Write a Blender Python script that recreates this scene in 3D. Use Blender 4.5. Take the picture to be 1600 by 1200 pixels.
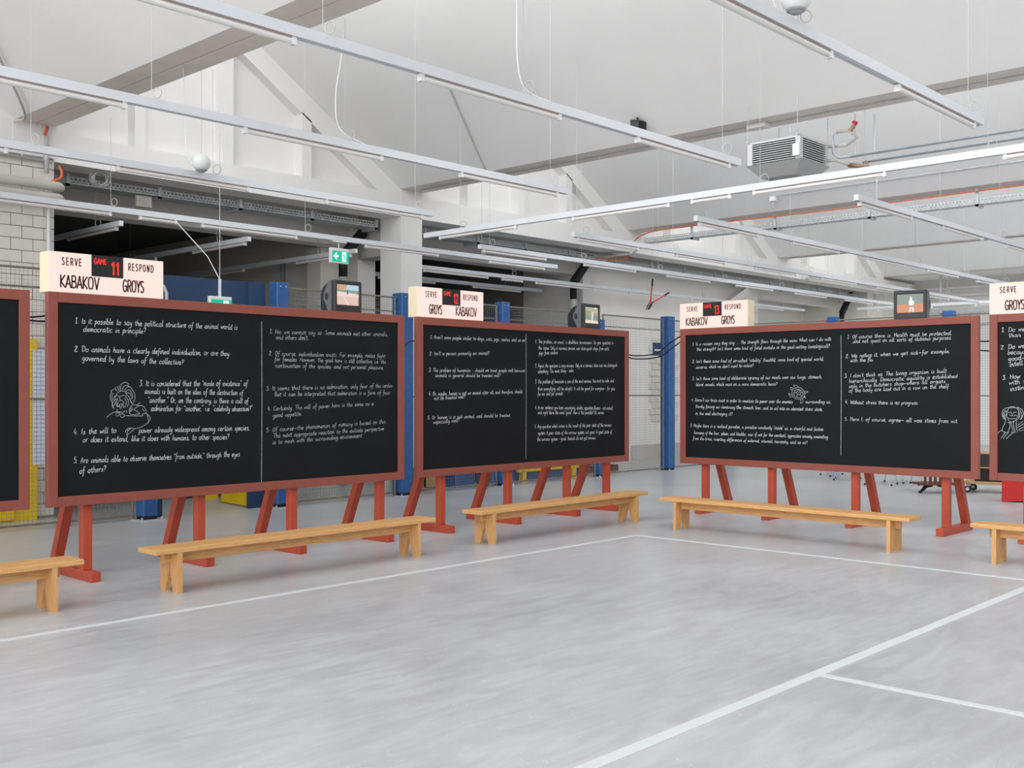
import bpy, math, random
from mathutils import Matrix, Vector

random.seed(11)
for _o in list(bpy.data.objects):
    bpy.data.objects.remove(_o)
scene = bpy.context.scene
col = scene.collection

# ------------------------------------------------------------------ camera, sky, daylight, exposure
cam_data = bpy.data.cameras.new("camera")
cam = bpy.data.objects.new("camera", cam_data)
col.objects.link(cam)
cam.location = (0.0, 0.0, 1.65)
cam.rotation_euler = (math.radians(90), 0, math.radians(-46.85))
cam_data.sensor_width = 36.0
cam_data.lens = 36.0 * 1664.0 / 1600.0
cam_data.shift_y = 10.0 / 1600.0
cam_data.clip_end = 200
scene.camera = cam

world = bpy.data.worlds.new("overcast_sky")
scene.world = world
world.use_nodes = True
world.node_tree.nodes["Background"].inputs[0].default_value = (0.80, 0.90, 1.0, 1)
world.node_tree.nodes["Background"].inputs[1].default_value = 1.0

vs = scene.view_settings
vs.view_transform = 'Standard'
vs.look = 'None'
vs.gamma = 1.0
vs.use_curve_mapping = False
vs.exposure = 0.0
scene.cycles.max_bounces = 8
scene.cycles.diffuse_bounces = 5
scene.cycles.use_denoising = True
scene.cycles.sample_clamp_indirect = 6.0

# roof geometry of the sawtooth shed, shared by lights and structure
EDGE = [5.53 + 6.4 * k for k in range(-3, 5)]      # X of the low edge of every sloped slab
BEAM_W, BEAM_Z, PITCH, RUN = 0.52, 5.08, 0.639, 5.35
Y_WALL, Y_END = 13.8, -16.0


def roof_z(x):
    for e in EDGE:
        if e <= x <= e + BEAM_W:
            return BEAM_Z
        if e - RUN - 0.1 <= x < e:
            return BEAM_Z + PITCH * (e - x)
    return BEAM_Z


# daylight: one large soft area light just outside every north-light window band
DAY = 810.0
Y_GLASS = 12.7        # glazing cut short, out of view, to tame the hot spot on the gable
for e in EDGE:
    ld = bpy.data.lights.new("daylight", 'AREA')
    ld.shape = 'RECTANGLE'
    ld.size = Y_GLASS - Y_END - 0.4
    ld.size_y = 2.9
    ld.energy = DAY
    ld.color = (0.98, 0.99, 1.0)
    lo = bpy.data.objects.new("daylight", ld)
    col.objects.link(lo)
    lo.location = (e - 6.4 + BEAM_W - 0.05, (Y_GLASS + Y_END) / 2, 6.95)
    # shine towards +X and a little down, long side along Y
    zax = Vector((-0.90, 0, 0.436)).normalized()
    xax = Vector((0, 1, 0))
    yax = zax.cross(xax)
    lo.rotation_euler = Matrix((xax, yax, zax)).transposed().to_euler()

# light added from behind the camera, through assumed, unseen end-wall windows
ld = bpy.data.lights.new("end_wall_added_light", 'AREA')
ld.shape = 'RECTANGLE'
ld.size = 27.0
ld.size_y = 3.2
ld.energy = 1200.0
ld.color = (0.98, 0.99, 1.0)
lo = bpy.data.objects.new("end_wall_added_light", ld)
col.objects.link(lo)
lo.location = (-13.75, -1.5, 2.9)
lo.rotation_euler = Matrix(((0, 0, -1), (-1, 0, 0), (0, 1, 0))).to_euler()

# ------------------------------------------------------------------ materials


def srgb(r, g, b):
    def f(c):
        c /= 255.0
        return c / 12.92 if c <= 0.04045 else ((c + 0.055) / 1.055) ** 2.4
    return (f(r), f(g), f(b), 1)


MATS = {}


def mat(name, rgb, rough=0.6, metal=0.0, var=0.08, scale=6.0, bump=0.0, spec=0.5, stretch=(1, 1, 1), bump_scale=60.0):
    m = bpy.data.materials.new(name)
    m.use_nodes = True
    nt = m.node_tree
    b = nt.nodes["Principled BSDF"]
    tc = nt.nodes.new("ShaderNodeTexCoord")
    mp = nt.nodes.new("ShaderNodeMapping")
    mp.inputs["Scale"].default_value = stretch
    nt.links.new(tc.outputs["Object"], mp.inputs[0])
    nz = nt.nodes.new("ShaderNodeTexNoise")
    nz.inputs["Scale"].default_value = scale
    nz.inputs["Detail"].default_value = 6
    nt.links.new(mp.outputs[0], nz.inputs["Vector"])
    cr = nt.nodes.new("ShaderNodeValToRGB")
    c = srgb(*rgb)
    cr.color_ramp.elements[0].position = 0.3
    cr.color_ramp.elements[1].position = 0.7
    cr.color_ramp.elements[0].color = tuple(max(0, x * (1 - var)) for x in c[:3]) + (1,)
    cr.color_ramp.elements[1].color = tuple(min(1, x * (1 + var)) for x in c[:3]) + (1,)
    nt.links.new(nz.outputs["Fac"], cr.inputs[0])
    nt.links.new(cr.outputs[0], b.inputs["Base Color"])
    b.inputs["Roughness"].default_value = rough
    b.inputs["Metallic"].default_value = metal
    b.inputs["Specular IOR Level"].default_value = spec
    if bump:
        n2 = nt.nodes.new("ShaderNodeTexNoise")
        n2.inputs["Scale"].default_value = bump_scale
        n2.inputs["Detail"].default_value = 4
        nt.links.new(mp.outputs[0], n2.inputs["Vector"])
        bp = nt.nodes.new("ShaderNodeBump")
        bp.inputs["Strength"].default_value = bump
        bp.inputs["Distance"].default_value = 0.01
        nt.links.new(n2.outputs["Fac"], bp.inputs["Height"])
        nt.links.new(bp.outputs[0], b.inputs["Normal"])
    MATS[name] = m
    return m


def emit(name, rgb, strength, base=None):
    m = bpy.data.materials.new(name)
    m.use_nodes = True
    nt = m.node_tree
    b = nt.nodes["Principled BSDF"]
    c = srgb(*rgb)
    b.inputs["Base Color"].default_value = srgb(*(base or (20, 20, 20)))
    b.inputs["Emission Color"].default_value = c
    b.inputs["Emission Strength"].default_value = strength
    b.inputs["Roughness"].default_value = 0.3
    MATS[name] = m
    return m


def wood(name, light, dark, axis_scale):
    """pine: long grain streaks and a few dark knots"""
    m = bpy.data.materials.new(name)
    m.use_nodes = True
    nt = m.node_tree
    b = nt.nodes["Principled BSDF"]
    tc = nt.nodes.new("ShaderNodeTexCoord")
    mp = nt.nodes.new("ShaderNodeMapping")
    mp.inputs["Scale"].default_value = axis_scale
    nt.links.new(tc.outputs["Object"], mp.inputs[0])
    nz = nt.nodes.new("ShaderNodeTexNoise")
    nz.inputs["Scale"].default_value = 9
    nz.inputs["Detail"].default_value = 5
    nz.inputs["Distortion"].default_value = 0.6
    nt.links.new(mp.outputs[0], nz.inputs["Vector"])
    cr = nt.nodes.new("ShaderNodeValToRGB")
    cr.color_ramp.elements[0].position = 0.32
    cr.color_ramp.elements[0].color = srgb(*dark)
    cr.color_ramp.elements[1].position = 0.62
    cr.color_ramp.elements[1].color = srgb(*light)
    nt.links.new(nz.outputs["Fac"], cr.inputs[0])
    vo = nt.nodes.new("ShaderNodeTexVoronoi")
    vo.inputs["Scale"].default_value = 2.6
    mp2 = nt.nodes.new("ShaderNodeMapping")
    mp2.inputs["Scale"].default_value = tuple(0.6 if s < 2 else 1.7 for s in axis_scale)
    nt.links.new(tc.outputs["Object"], mp2.inputs[0])
    nt.links.new(mp2.outputs[0], vo.inputs["Vector"])
    kr = nt.nodes.new("ShaderNodeValToRGB")
    kr.color_ramp.elements[0].position = 0.05
    kr.color_ramp.elements[0].color = (1, 1, 1, 1)
    kr.color_ramp.elements[1].position = 0.10
    kr.color_ramp.elements[1].color = (0, 0, 0, 1)
    nt.links.new(vo.outputs["Distance"], kr.inputs[0])
    mx = nt.nodes.new("ShaderNodeMixRGB")
    mx.inputs[2].default_value = srgb(92, 52, 28)
    nt.links.new(kr.outputs[0], mx.inputs[0])
    nt.links.new(cr.outputs[0], mx.inputs[1])
    nt.links.new(mx.outputs[0], b.inputs["Base Color"])
    b.inputs["Roughness"].default_value = 0.48
    MATS[name] = m
    return m


def concrete_floor(name):
    m = bpy.data.materials.new(name)
    m.use_nodes = True
    nt = m.node_tree
    N = nt.nodes
    b = N["Principled BSDF"]
    tc = N.new("ShaderNodeTexCoord")

    def noise(scale, detail, sc=(1, 1, 1), rot=0.0, dist=0.0):
        mp = N.new("ShaderNodeMapping")
        mp.inputs["Scale"].default_value = sc
        mp.inputs["Rotation"].default_value = (0, 0, rot)
        nt.links.new(tc.outputs["Object"], mp.inputs[0])
        n = N.new("ShaderNodeTexNoise")
        n.inputs["Scale"].default_value = scale
        n.inputs["Detail"].default_value = detail
        n.inputs["Distortion"].default_value = dist
        nt.links.new(mp.outputs[0], n.inputs["Vector"])
        return n
    big = noise(0.55, 5, dist=0.8)
    cr = N.new("ShaderNodeValToRGB")
    cr.color_ramp.elements[0].position = 0.3
    cr.color_ramp.elements[1].position = 0.72
    cr.color_ramp.elements[0].color = srgb(183, 184, 187)
    cr.color_ramp.elements[1].color = srgb(198, 199, 203)
    nt.links.new(big.outputs["Fac"], cr.inputs[0])
    # trowel sweeps: short curved streaks, a little lighter or darker
    st = noise(4.2, 10, sc=(0.42, 2.0, 1), rot=0.82, dist=1.4)
    sr = N.new("ShaderNodeValToRGB")
    sr.color_ramp.elements[0].position = 0.38
    sr.color_ramp.elements[1].position = 0.64
    sr.color_ramp.elements[0].color = (0.80, 0.79, 0.77, 1)
    sr.color_ramp.elements[1].color = (1.0, 1.0, 1.0, 1)
    nt.links.new(st.outputs["Fac"], sr.inputs[0])
    mu = N.new("ShaderNodeMixRGB")
    mu.blend_type = 'MULTIPLY'
    mu.inputs[0].default_value = 0.62
    nt.links.new(cr.outputs[0], mu.inputs[1])
    nt.links.new(sr.outputs[0], mu.inputs[2])
    # thin scuffs
    wv = noise(1.1, 3, dist=5.0)
    wr = N.new("ShaderNodeValToRGB")
    e = wr.color_ramp.elements
    e[0].position = 0.4985
    e[0].color = (0, 0, 0, 1)
    e[1].position = 0.5015
    e[1].color = (0, 0, 0, 1)
    k = e.new(0.5)
    k.color = (0.5, 0.5, 0.5, 1)
    nt.links.new(wv.outputs["Fac"], wr.inputs[0])
    mx = N.new("ShaderNodeMixRGB")
    mx.inputs[2].default_value = srgb(215, 215, 214)
    nt.links.new(wr.outputs[0], mx.inputs[0])
    nt.links.new(mu.outputs[0], mx.inputs[1])
    nt.links.new(mx.outputs[0], b.inputs["Base Color"])
    rr = N.new("ShaderNodeMapRange")
    rr.inputs["To Min"].default_value = 0.24
    rr.inputs["To Max"].default_value = 0.42
    nt.links.new(st.outputs["Fac"], rr.inputs["Value"])
    nt.links.new(rr.outputs[0], b.inputs["Roughness"])
    b.inputs["Specular IOR Level"].default_value = 0.5
    MATS[name] = m
    return m


concrete_floor("floor_concrete")
mat("white_plaster", (236, 234, 231), 0.75, var=0.03, scale=1.2, bump=0.05, bump_scale=25)
mat("slab_white", (241, 240, 238), 0.75, var=0.025, scale=0.8, bump=0.04, bump_scale=20)
mat("beam_grey", (228, 220, 212), 0.7, var=0.05, scale=2.0, bump=0.05)
mat("block_grey", (224, 219, 211), 0.85, var=0.07, scale=5.0, bump=0.15)
mat("mortar", (160, 154, 147), 0.9, var=0.1, scale=14)
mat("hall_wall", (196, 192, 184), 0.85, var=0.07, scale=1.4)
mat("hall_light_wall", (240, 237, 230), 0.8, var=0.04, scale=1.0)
mat("hall_shade_mid", (146, 143, 137), 0.85, var=0.06, scale=1.2)
mat("hall_shade_dark", (98, 97, 94), 0.9, var=0.1, scale=1.0)  # wall grey darkened to stand for the light missing in the hall
mat("board_paint", (144, 77, 64), 0.5, var=0.07, scale=7, bump=0.05)
mat("leg_paint", (180, 74, 48), 0.5, var=0.09, scale=7, bump=0.05)
mat("chalkboard", (24, 26, 29), 0.65, var=0.15, scale=1.6, spec=0.18)
mat("chalk", (206, 208, 211), 0.95, var=0.2, scale=40)
mat("chalk_faint", (176, 178, 181), 0.95, var=0.3, scale=40)
wood("pine_bench", (222, 174, 114), (202, 146, 88), (1.0, 14, 14))
wood("pine_leg", (220, 171, 112), (200, 144, 88), (14, 14, 1.0))
wood("pine_plain", (205, 160, 105), (180, 130, 78), (1.0, 10, 10))
mat("track_white", (214, 217, 221), 0.45, var=0.02, scale=3)
mat("tube_glass", (224, 222, 219), 0.35, var=0.02, scale=3)
mat("tube_seat", (178, 156, 148), 0.6, var=0.05)
mat("wire_metal", (186, 186, 185), 0.4, metal=0.3, var=0.05)
mat("galvanised", (196, 200, 201), 0.45, metal=0.15, var=0.12, scale=9)
mat("steel_pipe", (190, 197, 204), 0.35, metal=0.3, var=0.08, scale=9)
mat("fence_wire", (150, 150, 146), 0.5, metal=0.35, var=0.08)
mat("fence_tube", (132, 126, 117), 0.6, metal=0.2, var=0.18, scale=20)
mat("blue_paint", (46, 93, 152), 0.42, var=0.14, scale=9)
mat("blue_dark", (38, 64, 98), 0.5, var=0.08, scale=3)
mat("blue_pale", (62, 108, 164), 0.5, var=0.1, scale=6)
mat("yellow_paint", (242, 205, 10), 0.45, var=0.05, scale=4)
mat("red_paint", (205, 42, 36), 0.45, var=0.06, scale=5)
mat("black_rubber", (24, 24, 25), 0.6, var=0.1)
mat("black_pipe", (26, 27, 29), 0.65, var=0.1, scale=12)
mat("pipe_beige", (196, 194, 186), 0.6, var=0.05, scale=4)
mat("orange_cable", (226, 106, 58), 0.5, var=0.05)
mat("cream_wood", (238, 222, 190), 0.6, var=0.04)
mat("sign_letter", (66, 36, 38), 0.6, var=0.05)
mat("sign_black", (30, 30, 33), 0.5, var=0.05)
mat("white_plastic", (228, 228, 228), 0.45, var=0.02)
mat("tv_dark", (50, 49, 50), 0.42, var=0.05)
mat("tv_grey", (100, 101, 106), 0.45, var=0.04)
mat("tv_back", (42, 46, 49), 0.5, var=0.06)
mat("low_bounce_wall", (150, 149, 146), 0.8, var=0.05, scale=1)
mat("line_paint", (208, 211, 212), 0.6, var=0.03, scale=8)
mat("paper", (214, 218, 232), 0.8, var=0.03)
mat("heater_grey", (205, 206, 206), 0.45, metal=0.1, var=0.03)
mat("heater_hopper", (172, 173, 173), 0.45, metal=0.1, var=0.03)
mat("heater_dark", (40, 40, 42), 0.7)
mat("brass", (160, 135, 112), 0.4, metal=0.6)
mat("dark_wood", (104, 58, 36), 0.5, var=0.15, scale=10)
mat("cloth_dark", (58, 60, 74), 0.9, var=0.35, scale=14, stretch=(5, 5, 0.4))
mat("ball_white", (222, 224, 222), 0.35, var=0.02)
mat("ball_grille", (150, 158, 156), 0.5, var=0.04)
emit("box_light", (255, 220, 210), 0.92, (120, 112, 108))
emit("box_light_cool", (238, 224, 236), 0.86, (120, 112, 112))
emit("red_led", (255, 60, 46), 1.0, (60, 10, 8))
emit("exit_green", (0, 205, 160), 0.75, (0, 90, 70))
emit("exit_white", (240, 255, 252), 0.85, (200, 210, 205))
emit("scr_pink", (244, 208, 196), 0.85)
emit("scr_pink_light", (250, 228, 220), 0.85)
emit("scr_tan", (216, 180, 138), 0.85)
emit("scr_sky", (188, 222, 240), 0.9)
emit("scr_green", (152, 170, 150), 0.85)
emit("scr_line", (246, 246, 240), 0.9)
emit("scr_blue", (86, 120, 150), 0.8)
emit("scr_olive", (190, 194, 158), 0.85)
emit("scr_teal", (134, 164, 154), 0.85)
emit("scr_orange", (222, 148, 106), 0.9)
emit("scr_grey_green", (150, 164, 154), 0.8)
emit("scr_white", (248, 246, 244), 0.95)
emit("scr_hair", (222, 196, 150), 0.9)
emit("scr_shadow", (96, 96, 100), 0.7)

pane_m = bpy.data.materials.new("clear_pane")
pane_m.use_nodes = True
_nt = pane_m.node_tree
_nt.nodes.clear()
_out = _nt.nodes.new("ShaderNodeOutputMaterial")
_mx = _nt.nodes.new("ShaderNodeMixShader")
_tr = _nt.nodes.new("ShaderNodeBsdfTransparent")
_gl = _nt.nodes.new("ShaderNodeBsdfGlossy")
_gl.inputs["Roughness"].default_value = 0.05
_mx.inputs[0].default_value = 0.08
_nt.links.new(_tr.outputs[0], _mx.inputs[1])
_nt.links.new(_gl.outputs[0], _mx.inputs[2])
_nt.links.new(_mx.outputs[0], _out.inputs[0])
MATS["clear_pane"] = pane_m

# ------------------------------------------------------------------ mesh helpers
WORLD = {}


def world_of(o):
    return WORLD.get(o.name, Matrix.Identity(4)) if o else Matrix.Identity(4)


class MB:
    def __init__(self):
        self.v = []
        self.f = []

    def box(self, x0, x1, y0, y1, z0, z1):
        n = len(self.v)
        self.v += [(x0, y0, z0), (x1, y0, z0), (x1, y1, z0), (x0, y1, z0), (x0, y0, z1), (x1, y0, z1), (x1, y1, z1), (x0, y1, z1)]
        self.f += [tuple(n + i for i in q) for q in ((3, 2, 1, 0), (4, 5, 6, 7), (0, 1, 5, 4), (1, 2, 6, 5), (2, 3, 7, 6), (3, 0, 4, 7))]
        return self

    def bev(self, x0, x1, y0, y1, z0, z1, c=0.006):
        """box with its four vertical-axis independent edges chamfered on every side"""
        n = len(self.v)
        xs, ys, zs = (x0, x1), (y0, y1), (z0, z1)
        idx = {}
        for i in (0, 1):
            for j in (0, 1):
                for k in (0, 1):
                    sx, sy, sz = (1 - 2 * i) * c, (1 - 2 * j) * c, (1 - 2 * k) * c
                    for a, (dx, dy, dz) in enumerate(((0, sy, sz), (sx, 0, sz), (sx, sy, 0))):
                        idx[(i, j, k, a)] = len(self.v)
                        self.v.append((xs[i] + dx, ys[j] + dy, zs[k] + dz))
        F = self.f
        for i in (0, 1):
            q = [idx[(i, 0, 0, 0)], idx[(i, 1, 0, 0)], idx[(i, 1, 1, 0)], idx[(i, 0, 1, 0)]]
            F.append(tuple(q if i else q[::-1]))
            q = [idx[(0, i, 0, 1)], idx[(1, i, 0, 1)], idx[(1, i, 1, 1)], idx[(0, i, 1, 1)]]
            F.append(tuple(q[::-1] if i else q))
            q = [idx[(0, 0, i, 2)], idx[(1, 0, i, 2)], idx[(1, 1, i, 2)], idx[(0, 1, i, 2)]]
            F.append(tuple(q if i else q[::-1]))
        for i in (0, 1):
            for j in (0, 1):
                F.append((idx[(i, j, 0, 0)], idx[(i, j, 1, 0)], idx[(i, j, 1, 1)], idx[(i, j, 0, 1)]))
                F.append((idx[(i, 0, j, 0)], idx[(i, 1, j, 0)], idx[(i, 1, j, 2)], idx[(i, 0, j, 2)]))
                F.append((idx[(0, i, j, 1)], idx[(1, i, j, 1)], idx[(1, i, j, 2)], idx[(0, i, j, 2)]))
        for i in (0, 1):
            for j in (0, 1):
                for k in (0, 1):
                    F.append((idx[(i, j, k, 0)], idx[(i, j, k, 1)], idx[(i, j, k, 2)]))
        return self

    def prism(self, poly, axis, a, b):
        """extrude a polygon given in the two other axes (order x,y,z without axis) from a to b"""
        n = len(self.v)
        m = len(poly)
        for t in (a, b):
            for p, q in poly:
                self.v.append({'x': (t, p, q), 'y': (p, t, q), 'z': (p, q, t)}[axis])
        self.f.append(tuple(range(n, n + m)))
        self.f.append(tuple(reversed(range(n + m, n + 2 * m))))
        for i in range(m):
            j = (i + 1) % m
            self.f.append((n + i, n + m + i, n + m + j, n + j))
        return self

    def tube(self, pts, r, n=8, caps=True, closed=False):
        P = [Vector(p) for p in pts]
        R = r if isinstance(r, (list, tuple)) else [r] * len(P)
        base = len(self.v)
        up = None
        for i, p in enumerate(P):
            if closed:
                d = P[(i + 1) % len(P)] - P[i - 1]
            else:
                d = P[min(i + 1, len(P) - 1)] - P[max(i - 1, 0)]
            d.normalize()
            if up is None:
                up = Vector((0, 0, 1)) if abs(d.z) < 0.9 else Vector((1, 0, 0))
            s = d.cross(up)
            if s.length < 1e-6:
                s = d.cross(Vector((0.3, 1, 0.2)))
            s.normalize()
            up = s.cross(d).normalized()
            for k in range(n):
                a = 2 * math.pi * (k + 0.5) / n
                self.v.append(tuple(p + (s * math.cos(a) + up * math.sin(a)) * R[i]))
        m = len(P)
        for i in range(m if closed else m - 1):
            j = (i + 1) % m
            for k in range(n):
                l = (k + 1) % n
                self.f.append((base + i * n + k, base + i * n + l, base + j * n + l, base + j * n + k))
        if caps and not closed:
            self.f.append(tuple(reversed(range(base, base + n))))
            self.f.append(tuple(range(base + (m - 1) * n, base + m * n)))
        return self

    def bar(self, p, q, w, h, side=None):
        """rectangular bar from p to q; w across, h along the other normal"""
        p, q = Vector(p), Vector(q)
        d = (q - p).normalized()
        s = Vector(side).normalized() if side else d.cross(Vector((0, 0, 1))).normalized()
        u = s.cross(d).normalized()
        n = len(self.v)
        for c in (p, q):
            for a, b in ((-1, -1), (1, -1), (1, 1), (-1, 1)):
                self.v.append(tuple(c + s * (a * w / 2) + u * (b * h / 2)))
        self.f += [tuple(n + i for i in t) for t in ((3, 2, 1, 0), (4, 5, 6, 7), (0, 1, 5, 4), (1, 2, 6, 5), (2, 3, 7, 6), (3, 0, 4, 7))]
        return self

    def ring(self, c, r, t, axis='x', seg=18, n=6):
        pts = []
        for i in range(seg):
            a = 2 * math.pi * i / seg
            o = {'x': (0, math.cos(a), math.sin(a)), 'y': (math.cos(a), 0, math.sin(a)), 'z': (math.cos(a), math.sin(a), 0)}[axis]
            pts.append(tuple(c[k] + o[k] * r for k in range(3)))
        return self.tube(pts, t, n, closed=True)

    def sphere(self, c, r, seg=24, rings=14, z0=-1.0, z1=1.0, sq=1.0):
        n0 = len(self.v)
        for i in range(rings + 1):
            z = math.sin(math.asin(z0) + (math.asin(z1) - math.asin(z0)) * i / rings)
            rr = math.sqrt(max(0, 1 - z * z))
            for k in range(seg):
                a = 2 * math.pi * k / seg
                self.v.append((c[0] + r * rr * math.cos(a), c[1] + r * rr * math.sin(a), c[2] + r * z * sq))
        for i in range(rings):
            for k in range(seg):
                l = (k + 1) % seg
                self.f.append((n0 + i * seg + k, n0 + i * seg + l, n0 + (i + 1) * seg + l, n0 + (i + 1) * seg + k))
        self.f.append(tuple(reversed(range(n0, n0 + seg))))
        self.f.append(tuple(range(n0 + rings * seg, n0 + rings * seg + seg)))
        return self

    def ribbon(self, pts, w, emitter):
        """flat stroke of width w through 2-D points; emitter maps (u, v) to 3-D"""
        m = len(pts)
        if m < 2:
            return self
        n = len(self.v)
        for i in range(m):
            a = pts[max(i - 1, 0)]
            b = pts[min(i + 1, m - 1)]
            dx, dy = b[0] - a[0], b[1] - a[1]
            l = math.hypot(dx, dy) or 1e-9
            nx, ny = -dy / l, dx / l
            k = 1.0
            if 0 < i < m - 1:
                ex, ey = pts[i][0] - a[0], pts[i][1] - a[1]
                el = math.hypot(ex, ey) or 1e-9
                cs = abs((-ey / el) * nx + (ex / el) * ny)
                k = 1 / max(cs, 0.6)
            self.v.append(emitter(pts[i][0] + nx * w / 2 * k, pts[i][1] + ny * w / 2 * k))
            self.v.append(emitter(pts[i][0] - nx * w / 2 * k, pts[i][1] - ny * w / 2 * k))
        for i in range(m - 1):
            self.f.append((n + 2 * i, n + 2 * i + 1, n + 2 * i + 3, n + 2 * i + 2))
        return self

    def poly(self, pts):
        n = len(self.v)
        self.v += [tuple(p) for p in pts]
        self.f.append(tuple(range(n, n + len(pts))))
        return self

    def build(self, name, material, parent=None, smooth=False, local=False):
        me = bpy.data.meshes.new(name)
        vs_ = self.v
        if parent is not None and not local:
            inv = world_of(parent).inverted()
            vs_ = [tuple(inv @ Vector(p)) for p in vs_]
        me.from_pydata(vs_, [], self.f)
        me.materials.append(MATS[material])
        if smooth:
            me.polygons.foreach_set("use_smooth", [True] * len(me.polygons))
        me.update()
        o = bpy.data.objects.new(name, me)
        col.objects.link(o)
        if parent is not None:
            o.parent = parent
            WORLD[o.name] = world_of(parent)
        return o


def tag(o, label=None, cat=None, group=None, kind=None):
    if label:
        o["label"] = label
    if cat:
        o["category"] = cat
    if group:
        o["group"] = group
    if kind:
        o["kind"] = kind
    return o


def thing(name, label, cat, loc=(0, 0, 0), rz=0.0, group=None, kind=None):
    o = bpy.data.objects.new(name, None)
    o.empty_display_size = 0.1
    col.objects.link(o)
    o.location = loc
    o.rotation_euler = (0, 0, rz)
    WORLD[o.name] = Matrix.Translation(loc) @ Matrix.Rotation(rz, 4, 'Z')
    tag(o, label, cat, group, kind)
    return o


def copy_tree(o, loc=None, rz=None, label=None, parent=None):
    c = o.copy()
    col.objects.link(c)
    c.parent = parent
    if loc is not None:
        c.location = loc
        c.rotation_euler = (0, 0, rz or 0)
        WORLD[c.name] = Matrix.Translation(loc) @ Matrix.Rotation(rz or 0, 4, 'Z')
    elif parent is not None:
        WORLD[c.name] = world_of(parent)
    if label:
        c["label"] = label
    for ch in list(o.children):
        copy_tree(ch, parent=c)
    return c

# ------------------------------------------------------------------ the setting
X_BACK, X_FAR = -13.5, 33.5
floor = MB().box(X_BACK - 0.3, X_FAR + 0.3, Y_END - 0.3, 30.3, -0.2, 0).build("floor", "floor_concrete")
tag(floor, "pale grey polished concrete floor of the hall", None, kind="structure")


def floor_line(x0, x1, y0, y1):
    o = MB().box(x0, x1, y0, y1, 0.0, 0.003).build("court_line", "line_paint", floor)
    return o


floor_line(-8.0, 9.85, 7.22, 7.28)            # back line
floor_line(9.79, 9.85, -9.0, 7.22)            # side of the court
floor_line(-8.0, 9.79, 2.905, 2.985)          # inner line
floor_line(5.70, 5.76, -6.0, 2.905)           # service line

# roof: sloped slabs, low beams, window bands
ceiling = thing("ceiling", "white sawtooth roof of sloped slabs and low beams", None, (0, 0, 0), kind="structure")
for e in EDGE:
    MB().prism([(e, BEAM_Z), (e - RUN, BEAM_Z + PITCH * RUN), (e - RUN, BEAM_Z + PITCH * RUN + 0.25), (e, BEAM_Z + 0.25)],
               'y', Y_END, Y_WALL + 0.4).build("sloped_slab", "slab_white", ceiling)
    bm = MB().box(e, e + 0.255, Y_END, Y_WALL + 0.3, BEAM_Z, BEAM_Z + 0.36)
    bm.box(e + 0.268, e + BEAM_W, Y_END, Y_WALL + 0.3, BEAM_Z, BEAM_Z + 0.36)
    bm.box(e + 0.255, e + 0.268, Y_END, Y_WALL + 0.3, BEAM_Z + 0.05, BEAM_Z + 0.36)
    bm.build("beam", "beam_grey", ceiling)
MB().box(EDGE[-1] + BEAM_W, X_FAR, Y_END, Y_WALL + 0.4, BEAM_Z + 0.02, BEAM_Z + 0.3).build("flat_slab", "slab_white", ceiling)

for k, e in enumerate(EDGE):
    xa, za = e - 6.4 + BEAM_W - 0.01, BEAM_Z + 0.36
    xb, zb = e - RUN + 0.02, BEAM_Z + PITCH * RUN + 0.02
    w = thing("window_%d" % (k + 1), "band of roof glazing above a low beam", None, ((xa + xb) / 2, 0, za), kind="structure")
    fr = MB()
    for t in (0.0, 0.5, 1.0):
        fr.bar((xa + (xb - xa) * t, Y_END, za + (zb - za) * t), (xa + (xb - xa) * t, Y_GLASS, za + (zb - za) * t), 0.05, 0.05)
    y = Y_END
    while y < Y_GLASS:
        fr.bar((xa, y, za), (xb, y, zb), 0.04, 0.05, side=(0, 1, 0))
        y += 2.0
    fr.build("window_frame", "white_plastic", w)
    MB().poly([(xa + 0.03, Y_END, za), (xb + 0.03, Y_END, zb), (xb + 0.03, Y_GLASS, zb), (xa + 0.03, Y_GLASS, za)]).build("pane", "clear_pane", w)

    MB().prism([(xa, za - 0.02), (xb, zb + 0.02), (xb - 0.12, zb + 0.02), (xa - 0.12, za - 0.02)], 'y', Y_GLASS, Y_WALL + 0.3).build("light_block_panel", "white_plaster", w)  # unseen filler added beside the shortened glazing, keeps light off the gable

# long wall on the far side of the court: girder, columns, gable panels, block work
wall = thing("wall_left", "white concrete wall with girder, columns and recessed gable panels", None, (0, Y_WALL, 0), kind="structure")
MB().box(X_BACK, X_FAR, Y_WALL, Y_WALL + 0.46, 4.62, 5.0).build("girder", "white_plaster", wall)
MB().box(X_BACK, X_FAR, Y_WALL + 0.2, Y_WALL + 0.5, 5.0, 9.2).build("gable_wall", "white_plaster", wall)
for k, e in enumerate(EDGE):
    s = e - 6.4 + BEAM_W                      # start of the bay
    for a, b in ((-0.50, 0.12), (1.09, 1.25), (2.46, 2.64), (3.87, 4.05)):
        x0, x1 = s + a, s + b
        top0 = 5.04 + PITCH * (e - 0.49 - x0)
        top1 = 5.04 + PITCH * (e - 0.49 - x1)
        if a < 0:
            top0 = top1 = 5.4
        MB().prism([(x0, 5.0), (x1, 5.0), (x1, top1), (x0, top0)], 'y', Y_WALL, Y_WALL + 0.2).build("pilaster", "white_plaster", wall)
    rx = e - 0.49
    MB().prism([(rx, 5.0), (e + 0.02, 5.0), (e + 0.02, BEAM_Z), (e - RUN, BEAM_Z + PITCH * RUN), (e - RUN, 5.04 + PITCH * (rx - e + RUN))],
               'y', Y_WALL, Y_WALL + 0.2).build("gable_rib", "white_plaster", wall)
    if 6 < e < 13:
        MB().box(e + 0.02, e + 0.50, Y_WALL - 0.005, Y_WALL + 0.54, 0, BEAM_Z - 0.002).build("column", "white_plaster", wall)
MB().box(5.50, 6.045, Y_WALL - 0.006, Y_WALL + 0.2, 4.66, BEAM_Z - 0.001).build("pier_head", "white_plaster", wall)

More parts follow.
